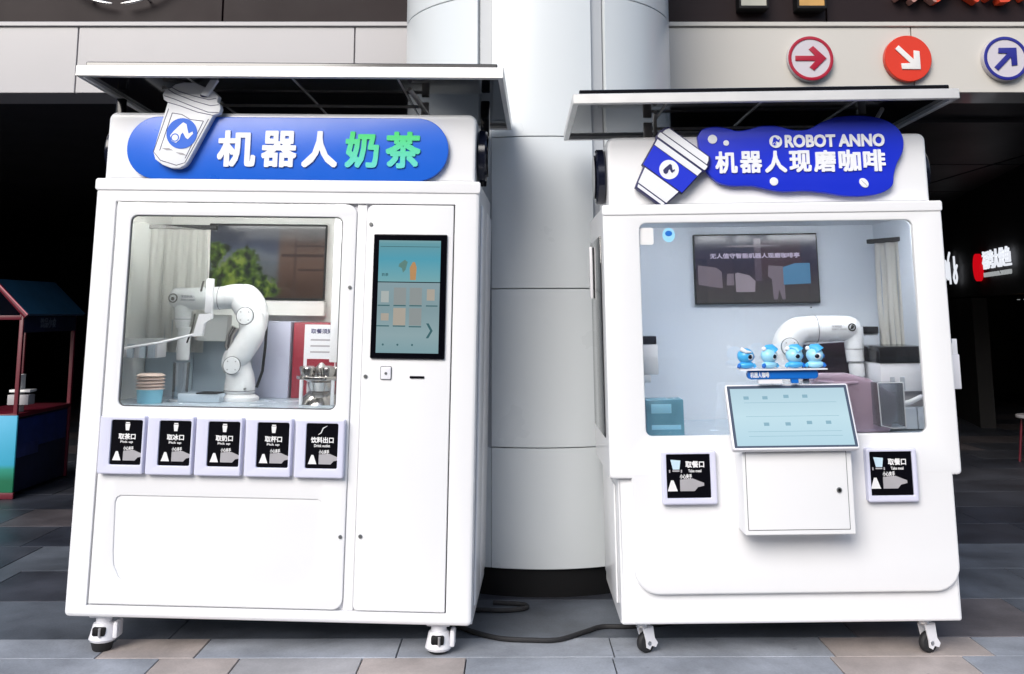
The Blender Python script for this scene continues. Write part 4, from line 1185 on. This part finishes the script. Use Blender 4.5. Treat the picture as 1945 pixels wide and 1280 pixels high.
# interior
b = MB(); b.box(-.729, .729, D2 - .015, D2 + .003, .767, 1.893); b.build('back_panel', INNER, k2, 0)
b = MB(); b.box(-.729, -.724, .003, D2 - .016, .767, 1.893); b.box(.724, .729, .003, D2 - .016, .767, 1.893); b.build('side_lining', INNER, k2, 0)
b = MB(); b.box(-.7235, .7235, .003, D2 - .016, .767, .905); b.build('counter', COUNTER, k2, 0)
b = MB(); b.box(-.7235, .7235, .003, D2 - .016, 1.885, 1.8945); b.build('interior_ceiling', INNER, k2, 0)
FILL2 = emit_mat('added_fill_cool', (1.0, .99, 1.0), 38)
b = MB(); b.box(-.62, .64, .02, .045, 1.868, 1.880); b.build('added_fill_strip', FILL2, k2, 0)  # added glow out of sight above the window, lifts the interior
for x0, x1 in ((-.22, -.08), (.08, .14), (.22, .32)):
    b = MB(); b.box(x0, x1, .06, .12, 1.868, 1.8845, .003); b.build('ceiling_fitting', BLACKM, k2)
VP = screen_mat('video_purple_hall', [(0, (.085, .075, .075)), (.25, (.075, .06, .065)), (.45, (.04, .025, .055)), (.75, (.035, .03, .075)), (1, (.05, .055, .085))], .42, noise=.18, nscale=4)
VM = screen_mat('video_maroon_wall', [(0, (.075, .05, .06)), (.5, (.07, .03, .05)), (1, (.05, .03, .055))], .45, noise=.2)
VT = emit_mat('video_caption', (.42, .36, .48), .55)
VG = emit_mat('video_grey_booth', (.16, .13, .16), .55)
VG2 = emit_mat('video_pale_booth', (.26, .22, .26), .55)
VB = emit_mat('video_blue_booth', (.07, .19, .33), .55)
VK = emit_mat('video_pillar_glow', (.12, .09, .13), .3)
X0, X1, Z0, Z1 = -.222, .420, 1.484, 1.845
tv2 = tv(k2, X0, X1, Z0, Z1, D2 - .05, [('video_background', q4(X0 + .006, X1 - .006, Z0 + .008, Z1 - .008), VP, .0006), ('video_wall', q4(.11, .33, 1.61, 1.81), VM, .0011),
    ('video_light', [(-.08, 1.782), (.0, 1.776), (.14, 1.778), (.24, 1.780), (.14, 1.787), (-.02, 1.785)], VK, .0015), ('video_pillar', q4(.09, .125, 1.60, 1.82), VK, .0014),
    ('video_booth', [(-.205, 1.585), (-.08, 1.565), (-.083, 1.65), (-.11, 1.672), (-.205, 1.685)], VG, .0018), ('video_bench', [(-.06, 1.58), (-.02, 1.58), (-.02, 1.64), (-.055, 1.64)], VG, .0016),
    ('video_booth', [(-.012, 1.545), (.085, 1.545), (.09, 1.60), (.06, 1.63), (.0, 1.645), (-.014, 1.64)], VG2, .0018),
    ('video_person', [(.18, 1.505), (.20, 1.505), (.21, 1.555), (.225, 1.505), (.24, 1.505), (.24, 1.62), (.235, 1.675), (.16, 1.68), (.155, 1.625), (.175, 1.61)], VG, .0020),
    ('video_booth', [(.235, 1.58), (.375, 1.585), (.375, 1.69), (.30, 1.69), (.235, 1.67)], VB, .0022)])
text('video_caption', '无人值守智能机器人现磨咖啡亭', (-.14, .325, 1.718, 1.745), D2 - .05 - .0028, .0006, VT, tv2, .03)
b = MB(); b.cyl((.378, D2 - .02, 1.462), (.378, D2 - .0151, 1.462), .004, 10); b.build('screw', BLACKM, k2)

arm2 = robot_arm('robot_arm', 'white robot arm arching to the right inside the coffee kiosk window', L2(.135, .36, .905), [
    ('base', [(0, 0, 0), (0, 0, .02), (0, 0, .04), (0, 0, .05)], [.09, .09, .085, .07], 1),
    ('lower_arm', [(0, 0, .05), (0, 0, .10), (-.005, 0, .22), (-.005, 0, .33)], [.07, .072, .070, .068], .9),
    ('shoulder', [(-.005, 0, .27), (-.005, 0, .35), (.010, 0, .405), (.05, 0, .445), (.11, 0, .458)], [.068, .070, .070, .066, .060], .9),
    ('forearm', [(.05, 0, .452), (.12, 0, .456), (.24, 0, .457), (.31, 0, .455), (.342, 0, .452)], [.056, .062, .060, .056, .038], .95),
    ('wrist', [(.315, 0, .46), (.318, 0, .42), (.318, 0, .35), (.320, 0, .30)], [.048, .046, .043, .040], 1),
    ('tool_flange', [(.322, 0, .30), (.322, 0, .285), (.324, 0, .24), (.324, 0, .225)], [.030, .036, .034, .026], 1)], None, 1)
seam_ring(arm2, (.14, 0, .456), (1, 0, .02), .0635)
seam_ring(arm2, (.318, 0, .36), (0, 0, 1), .0445)
seam_ring(arm2, (.320, 0, .302), (0, 0, 1), .0415)
cap(arm2, -.002, .375, .040, -.064)
arm2['label'] = 'white robot arm arching to the right inside the coffee kiosk window'
plate('arm_emblem', [circle(.295, .462, .0185, 32), circle(.295, .462, .013, 32)], -.060, -.058, BLACKM, arm2)
plate('arm_emblem', [[(.286, .452), (.300, .456), (.306, .466), (.300, .474), (.292, .472)]], -.060, -.058, BLACKM, arm2)
text('arm_lettering', '安诺机器人', (.20, .262, .464, .474), -.0602, .001, PRINTG, arm2, .01)
text('arm_lettering', 'ROBOT ANNO', (.20, .268, .450, .458), -.0602, .001, PRINTG, arm2, .01)
b = MB(); b.tube([(.326, 0, .222), (.324, 0, .06)], [.022, .026], 20, caps=False); b.build('clear_nozzle', CLEAR, arm2)
# machines inside the coffee kiosk
o = empty('coffee_machine', 'black bean-hopper coffee machine with white band at right in coffee kiosk window', 'coffee machine', mw=L2(.475, .17, .910))
b = MB(); b.box(.030, .247, 0, .3, .295, .37, .006); b.build('black_head', BLACK, o)
b = MB(); b.box(.030, .247, .004, .3, .17, .294, .004); b.build('white_band', WHITE2, o)
for x in (.07, .115): 
    b = MB(); b.box(x, x + .022, -.002, .0035, .175, .235, .002); b.build('spout', GREYCAB, o)
b = MB(); b.box(.030, .247, .05, .3, .10, .1695, .003); b.build('cup_bay', PRINTG, o)
b = MB(); b.box(-.11, .127, .01, .3, .003, .099, .003); b.build('drawer', INNER, o)
b = MB(); b.box(-.04, .05, .006, .0099, .006, .024, .002); b.build('drawer_slot', BLACK, o)
b = MB(); b.box(-.11, .127, .007, .0098, .030, .034, .0); b.build('drawer_joint', BLACKM, o)
for x in (.132, .190):
    b = MB(); b.box(x, x + .052, .01, .3, .003, .099, .002); b.build('canister', INNER, o)
o = empty('grinder', 'dark coffee grinder behind the arm in the coffee kiosk window', 'grinder', mw=L2(.20, .52, 1.16))
b = MB(); b.quadbox([(-.04, -.05), (.33, -.05), (.33, .135), (.02, .12), (-.02, .07)], 0, .2); b.build('case', mat('aubergine_plastic', (.022, .008, .018), .2), o, 0)
b = MB(); b.box(.34, .43, .0, .2, .17, .205, .004); b.build('lid_bar', BLACK, o)
b = MB(); b.box(.34, .43, .01, .2, -.02, .168, .004); b.build('hopper', GREYCAB, o)
b = MB(); b.box(-.03, .32, .02, .2, -.254, -.051, .003); b.build('stand', INNER, o)
o = empty('film_bag', 'mauve plastic bag slumped between the toys and the coffee machine', 'bag', mw=L2(.175, .102, .906))
pts = [(.0, .0), (.33, .0), (.39, .12), (.395, .15), (.33, .19), (.26, .235), (.16, .262), (.0, .262)]
plate('sack', [pts], 0, .06, PURPLE, o, .02)
b = MB(); b.tube([(.01, -.004, .23), (.12, -.008, .215), (.20, -.004, .222)], [.006, .012, .006], 10); b.build('fold', PURPLE, o)
o = empty('acrylic_bin', 'small clear acrylic bin with bright edges right of the touchscreen', 'bin', mw=L2(.43, -.001, .945))
for (x0, x1, y0, y1, z0, z1) in ((0, .11, 0, .003, 0, .185), (0, .003, .0035, .090, 0, .185), (.107, .11, .0035, .090, 0, .185), (0, .11, .091, .094, 0, .185)):
    b = MB(); b.box(x0, x1, y0, y1, z0, z1); b.build('side', CLEAR, o, 0)
b = MB(); b.tube([(0, -.001, .187), (.11, -.001, .187)], .0025, 8); b.tube([(-.001, -.001, .187), (.004, -.001, .005), (.06, -.001, -.008), (.11, -.001, -.003), (.111, -.001, .187)], .0025, 8); b.build('bright_edge', WHITE2, o)
b = MB(); b.tube([(.555, .10, 1.03), (.60, .09, 1.04), (.65, .09, 1.062), (.69, .09, 1.055), (.715, .09, 1.045)], .011, 12)
ho = b.build('hose', WHITE2, None); 
for v in ho.data.vertices: v.co = v.co - Vector((.555, .10, 1.03))
hm = L2(.555, .10, 1.03); ho.location = hm.to_translation(); ho.rotation_euler = hm.to_euler()
tag(ho, 'white flexible hose running from the clear bin to the coffee kiosk right side', 'hose')
curtain('pale pleated curtain on a dark rail at the right side of the coffee window', L2(.655, .58, 1.775, R(-62)), 6, .20, .50, .014)
# left items
o = empty('cup_dispenser', 'white and black cup dispenser at left edge of coffee kiosk window', 'dispenser', mw=L2(-.66, .16, 1.17))
b = MB(); b.box(-.05, .155, 0, .12, 0, .135, .005); b.box(-.05, .12, 0, .12, -.035, -.0003, .004); b.build('case', WHITE2, o)
b = MB(); b.box(-.05, .15, 0, .12, .1355, .172, .003); b.build('cap', NAVYBLK, o)
b = MB(); b.box(.05, .082, .02, .10, .1725, .40, .003); b.build('cup_tube', NAVYBLK, o)
b = MB(); b.box(-.05, .0, .12, .16, -.264, .0, .002); b.build('stand', WHITE2, o)
o = empty('blue_reflection_box', 'blue box added in place of a screen reflection, lower left corner of coffee kiosk window', 'box', mw=L2(-.575, .08, .906))  # made-up box carrying the blue of a screen reflection
b = MB(); b.box(0, .165, 0, .12, 0, .160, .005); b.build('case', mat('teal_reflection', (.13, .33, .44), .25, var=.35, vscale=12), o)  # case of the added box, in the colour of the screen reflection
b = MB(); b.box(.02, .15, -.003, -.0002, .03, .05, .001); b.box(.02, .11, -.003, -.0002, .10, .14, .001); b.build('reflection_patch', TOYPALE, o)
# stickers on glass
plate('sticker', [rrect(-.592, -.530, 1.748, 1.824, .010)], -.0135, -.0123, PRINTW, k2)
plate('sticker', [circle(-.462, 1.790, .028, 28, .032)], -.0135, -.0123, TOYPALE, k2)
plate('sticker_spot', [circle(-.462, 1.797, .016, 24, .012)], -.0145, -.0137, TOYDEEP, k2)
# leaflet holder at right side
o = empty('leaflet_holder', 'white leaflet holder hooked on the right side of the coffee kiosk', 'holder', mw=L2(.7555, .20, 1.085))
b = MB(); b.box(0, .125, 0, .035, 0, .155, .003); b.build('tray', WHITE2, o)
b = MB(); b.box(.0, .10, .005, .030, .1555, .205, .002); b.build('leaflets', PRINTW, o)
b = MB(); b.box(.1005, .122, .008, .028, .1555, .225, .001); b.build('card', LETTER, o)

# name bar and four toys on top of the touchscreen
o = empty('name_bar', 'blue rounded name bar with white letters standing on the touchscreen', 'name bar', mw=L2(-.02, -.135, 1.150))
plate('bar', [rrect(-.145, .155, .012, .050, .016)], 0, .03, TOYDEEP, o, .004)
plate('shelf', [rrect(-.18, .19, .0505, .056, .002)], -.02, .045, WHITE2, o)
plate('foot', [rrect(-.10, .0, -.006, .0115, .002)], .004, .026, WHITE2, o)
plate('foot', [rrect(.04, .07, -.006, .0115, .002)], .004, .026, TOYDEEP, o)
text('bar_lettering', '机器人咖啡', (-.135, -.055, .019, .043), -.003, .0025, LETTER, o, .02)
def toy(x, label, hat, turn, pose):
    o = empty('toy_figure', label, 'toy', 'blue toy figures on the touchscreen', L2(x, -.12, 1.2065) @ Matrix.Rotation(turn, 4, 'Z'))
    o.scale = (1.02, 1.02, 1.0)
    b = MB(); b.sphere((0, 0, .016), .034, (1.1, .75, .46)); b.build('body', TOYPALE if pose % 2 else TOYBLUE, o)
    for s in (-1, 1):
        b = MB(); b.tube([(s * .018, 0, .02), (s * .034, -.006, .014), (s * .040, -.008, .006)], [.008, .009, .007], 10); b.build('limb', TOYDEEP if s * (pose - 1.5) > 0 else TOYBLUE, o)
    b = MB(); b.sphere((0, 0, .054), .036, (1.0, .9, .92)); b.build('head', TOYPALE if hat else TOYBLUE, o)
    b = MB(); b.sphere((0.004, -.022, .052), .018, (1.05, .6, .95)); b.build('visor_rim', LETTER if pose != 2 else TOYPALE, o)
    b = MB(); b.sphere((0.004, -.0305, .051), .0085, (1.15, .4, 1.1)); b.build('visor', NAVYBLK, o)
    b = MB(); b.sphere((.034, 0, .050), .010, (.6, 1, 1)); b.build('ear_piece', TOYDEEP, o)
    if hat:
        b = MB(); b.tube([(.012, -.004, .070), (.004, -.003, .084), (-.014, -.002, .088), (-.026, -.002, .083)], [.030, .022, .012, .006], 16); b.build('cap', TOYBLUE, o)
        b = MB(); b.sphere((-.028, -.003, .083), .010); b.build('pompom', LETTER, o)
    if pose == 0:
        b = MB(); b.tube([(-.030, -.016, .085), (-.012, -.030, .072), (.010, -.030, .070)], [.010, .008, .004], 10); b.build('headband', LETTER, o)
toy(-.168, 'blue toy figure with white headband, first from left above the touchscreen', False, .3, 0)
toy(-.068, 'blue toy figure with small dark eye, second from left above the touchscreen', True, .5, 1)
toy(.040, 'blue toy figure with plain cap, third from left above the touchscreen', True, .1, 2)
toy(.128, 'blue toy figure with white pompom, rightmost above the touchscreen', True, -.1, 3)

# ------------------------------------------------------------------ power cables
def cable(pts, label):
    p, r_ = smooth_path(pts, [.011] * len(pts), 8)
    o0 = p[0].copy()
    b = MB(); b.tube([q - o0 for q in p], .011, 10)
    o = b.build('power_cable', RUBBER, None); o.location = o0
    return tag(o, label, 'cable', 'black cables on the paving')
cable([(-.42, 5.18, .011), (-.283, 5.07, .011), (-.18, 4.952, .011), (-.059, 4.86, .011), (.07, 4.835, .011), (.198, 4.838, .011), (.322, 4.948, .011), (.41, 5.026, .011), (.54, 5.03, .011), (.8, 5.1, .011)], 'long black cable curving across the paving between the two kiosks')
cable([(-.45, 5.25, .011), (-.18, 5.30, .011), (-.065, 5.29, .011), (.03, 5.31, .011), (.068, 5.35, .011), (.04, 5.40, .011), (-.1, 5.43, .011)], 'short black cable loop in front of the column plinth')

# ------------------------------------------------------------------ small market booth in the dark hall at left
o = empty('market_booth', 'small red framed booth with blue gable roof in the dark hall', 'booth', mw=Matrix.Translation((-3.985, 8.46, 0)))
W_, Dp = .44, 1.0
for x in (0, -W_):
    for yv in (0, Dp):
        b = MB(); b.box(x - .016, x + .016, yv - .016, yv + .016, .02, 1.44, .003); b.build('post', BOOTHRED, o)
bm_ = MB(); bm_.quadbox([(.055, 1.425), (.075, 1.44), (-W_ / 2, 1.725), (-W_ / 2, 1.695)], -.05, Dp + .06); bm_.build('roof_panel', BOOTHBLUE, o, 0)
bm_ = MB(); bm_.quadbox([(-W_ - .055, 1.425), (-W_ - .075, 1.44), (-W_ / 2 - .001, 1.725), (-W_ / 2 - .001, 1.695)], -.05, Dp + .06); bm_.build('roof_panel', BOOTHBLUE, o, 0)
for s in (0, 1):
    x = .06 if s == 0 else -W_ - .06
    b = MB(); b.tube([(x, -.06, 1.42), (-W_ / 2, -.06, 1.705)], .022, 8); b.build('gable_bar', BOOTHRED, o)
    b = MB(); b.tube([(x + (.016 if s == 0 else -.016), -.083, 1.437), (-W_ / 2, -.083, 1.724)], .005, 6); b.build('light_strip', emit_mat('booth_pink_strip', (.8, .3, .35), .35), o)
b = MB(); b.box(-W_, 0, -.02, .0, 1.395, 1.43, .002); b.build('cross_bar', BOOTHRED, o)
b = MB(); b.box(.0, .02, 0, Dp, 1.29, 1.42, .002); b.build('side_valance', BOOTHDARK, o)
tx = text('valance_lettering', '饮品小食', (0, .30, 0, .085), -.0, .002, mat('valance_print', (.12, .14, .17), .5), o, .01)
tx.rotation_euler = (0, 0, PI / 2); tx.location = (.0225, .28, 1.325)
b = MB(); b.box(-W_ - .02, .02, -.02, Dp + .02, .62, .65, .003); b.build('counter_top', BOOTHRED, o)
b = MB(); b.box(-W_ + .01, -.002, .01, Dp, .03, .619, .003); b.build('counter_body', BOOTHDARK, o)
b = MB(); b.box(-.0015, .008, .04, Dp - .05, .36, .60, .001); b.build('side_graphic', mat('booth_side_graphic', (.010, .025, .14), .5, var=.5, vscale=5), o)
b = MB(); b.box(-.001, .010, .05, .42, .30, .40, .001); b.build('side_notice', mat('booth_notice', (.03, .04, .16), .5, var=.4, vscale=10), o)
b = MB(); b.box(-W_, .035, -.045, -.025, .05, .64, .002); gp = b.build('front_poster', None, o)
m, nt, bs = new_mat('poster_sky_grass'); N, Lk = nt.nodes, nt.links
tc = N.new('ShaderNodeTexCoord'); sp = N.new('ShaderNodeSeparateXYZ'); Lk.new(tc.outputs['Generated'], sp.inputs[0])
cr = N.new('ShaderNodeValToRGB'); cr.color_ramp.elements[0].color = (.01, .12, .06, 1); cr.color_ramp.elements[0].position = .15
cr.color_ramp.elements[1].color = (.05, .32, .50, 1); cr.color_ramp.elements[1].position = .9
e = cr.color_ramp.elements.new(.30); e.color = (.02, .22, .16, 1); e = cr.color_ramp.elements.new(.36); e.color = (.03, .28, .42, 1)
Lk.new(sp.outputs['Z'], cr.inputs[0]); Lk.new(cr.outputs[0], bs.inputs['Base Color']); Lk.new(cr.outputs[0], bs.inputs['Emission Color']); bs.inputs['Emission Strength'].default_value = .22
gp.data.materials.append(m)
b = MB(); b.box(-W_ - .01, .045, -.05, -.02, .0, .049, .003); b.build('kick_rail', BOOTHRED, o)
o2 = empty('till', 'small white till standing on the red booth counter', 'till', mw=Matrix.Translation((-4.04, 8.62, .651)))
b = MB(); b.box(-.02, .02, -.05, .05, 0, .30, .003); b.build('stand', PRINTW, o2)
b = MB(); b.box(-.07, .10, -.06, .06, .06, .14, .003); b.build('printer', PRINTG, o2)
b = MB(); b.box(-.06, .11, -.06, .06, .16, .18, .002); b.build('tray', PRINTW, o2)

# ------------------------------------------------------------------ hall details at the right
def shop_obj(nm, label, cat, x, z): return empty(nm, label, cat, mw=SH @ Matrix.Translation((x, -.04, z)))
o = shop_obj('red_disc_sign', 'red glowing disc sign on the dark shop front', 'sign', 0, 0)
b = MB(); b.cyl((-.55, 0, 1.96), (-.55, .055, 1.96), .165, 40, bev=.004); b.build('disc', RSIGN, o)
o = shop_obj('shop_name_sign', 'white lit shop name beside the red glowing disc', 'sign', 0, 0)
for i, ch in enumerate('福湾大侠鱼'):
    text('character', ch, (-.20 + i * .262, .045 + i * .262, 1.92, 2.13), 0, .02, WSIGN, o, .018)
for w_, a_, c_ in (('FUWAN', -.16, .30), ('DA', .36, .56), ('XIAYU', .62, 1.07)):
    text('small_lettering', w_, (a_, c_, 1.83, 1.88), 0, .02, GSIGN, o, .035)
o = shop_obj('script_sign', 'white brush-script lit sign peeking from behind the coffee kiosk', 'sign', 0, 0)
for (a, c, pts_) in ((0, 0, [(-2.50, 1.85), (-2.40, 2.12), (-2.34, 1.88)]), (0, 0, [(-2.30, 1.86), (-2.22, 2.12), (-2.10, 2.22)]), (0, 0, [(-2.18, 2.10), (-2.14, 1.80)]), (0, 0, [(-1.82, 2.16), (-1.80, 1.98), (-1.66, 2.03)]), (0, 0, [(-1.80, 1.98), (-1.90, 1.88), (-1.80, 1.81), (-1.70, 1.87), (-1.74, 1.95), (-1.80, 1.98)])):
    p, r_ = smooth_path([(x, 0, z) for x, z in pts_], [.022] * len(pts_), 6)
    b = MB(); b.tube(p, r_, 8, sx=.6); b.build('stroke', WSIGN, o)
# lit strips in the shop window
for x, z0, z1, m_, lb in ((.19, 1.0, 1.52, WARM, 'amber vertical light strip in the dark shop window, left one'), (.74, .70, 1.52, WARM2, 'pale vertical light strip in the dark shop window, right one')):
    b = MB(); b.box(0, .05, 0, .03, 0, z1 - z0, .004)
    s_ = b.build('light_strip', m_, None); mw = SH @ Matrix.Translation((x, .3, z0)); s_.location = mw.to_translation(); s_.rotation_euler = mw.to_euler()
    tag(s_, lb, 'light', 'light strips in the shop window')
for i, (x, lb) in enumerate(((-.0, 'left small spotlight above the amber light strip'), (.28, 'middle small spotlight above the light strips'), (.6, 'right small spotlight above the pale light strip'))):
    o = empty('spotlight', lb, 'light', 'small spotlights in the shop window', mw=SH @ Matrix.Translation((x, .28, 1.57)))
    b = MB(); b.cyl((0, 0, 0), (0, 0, .03), .02, 16, r1=.026); b.build('can', BLACKM, o)
    b = MB(); b.cyl((0, 0, -.006), (0, 0, -.0005), .017, 16); b.build('bulb', GSIGN, o)
def stool(x, y, lb):
    o = empty('stool', lb, 'stool', 'stools outside the dark shop', Matrix.Translation((x, y, 0)))
    b = MB(); b.cyl((0, 0, .42), (0, 0, .45), .15, 24, bev=.006); b.build('seat', PRINTG, o)
    for k in range(4):
        a = PI / 4 + k * PI / 2
        b = MB(); b.tube([(.10 * math.cos(a), .10 * math.sin(a), .42), (.15 * math.cos(a), .15 * math.sin(a), 0)], .012, 8); b.build('leg', BOOTHRED, o)
stool(5.02, 10.2, 'grey seated red legged stool at right edge of the dark hall floor')
print('slabs', nslab)
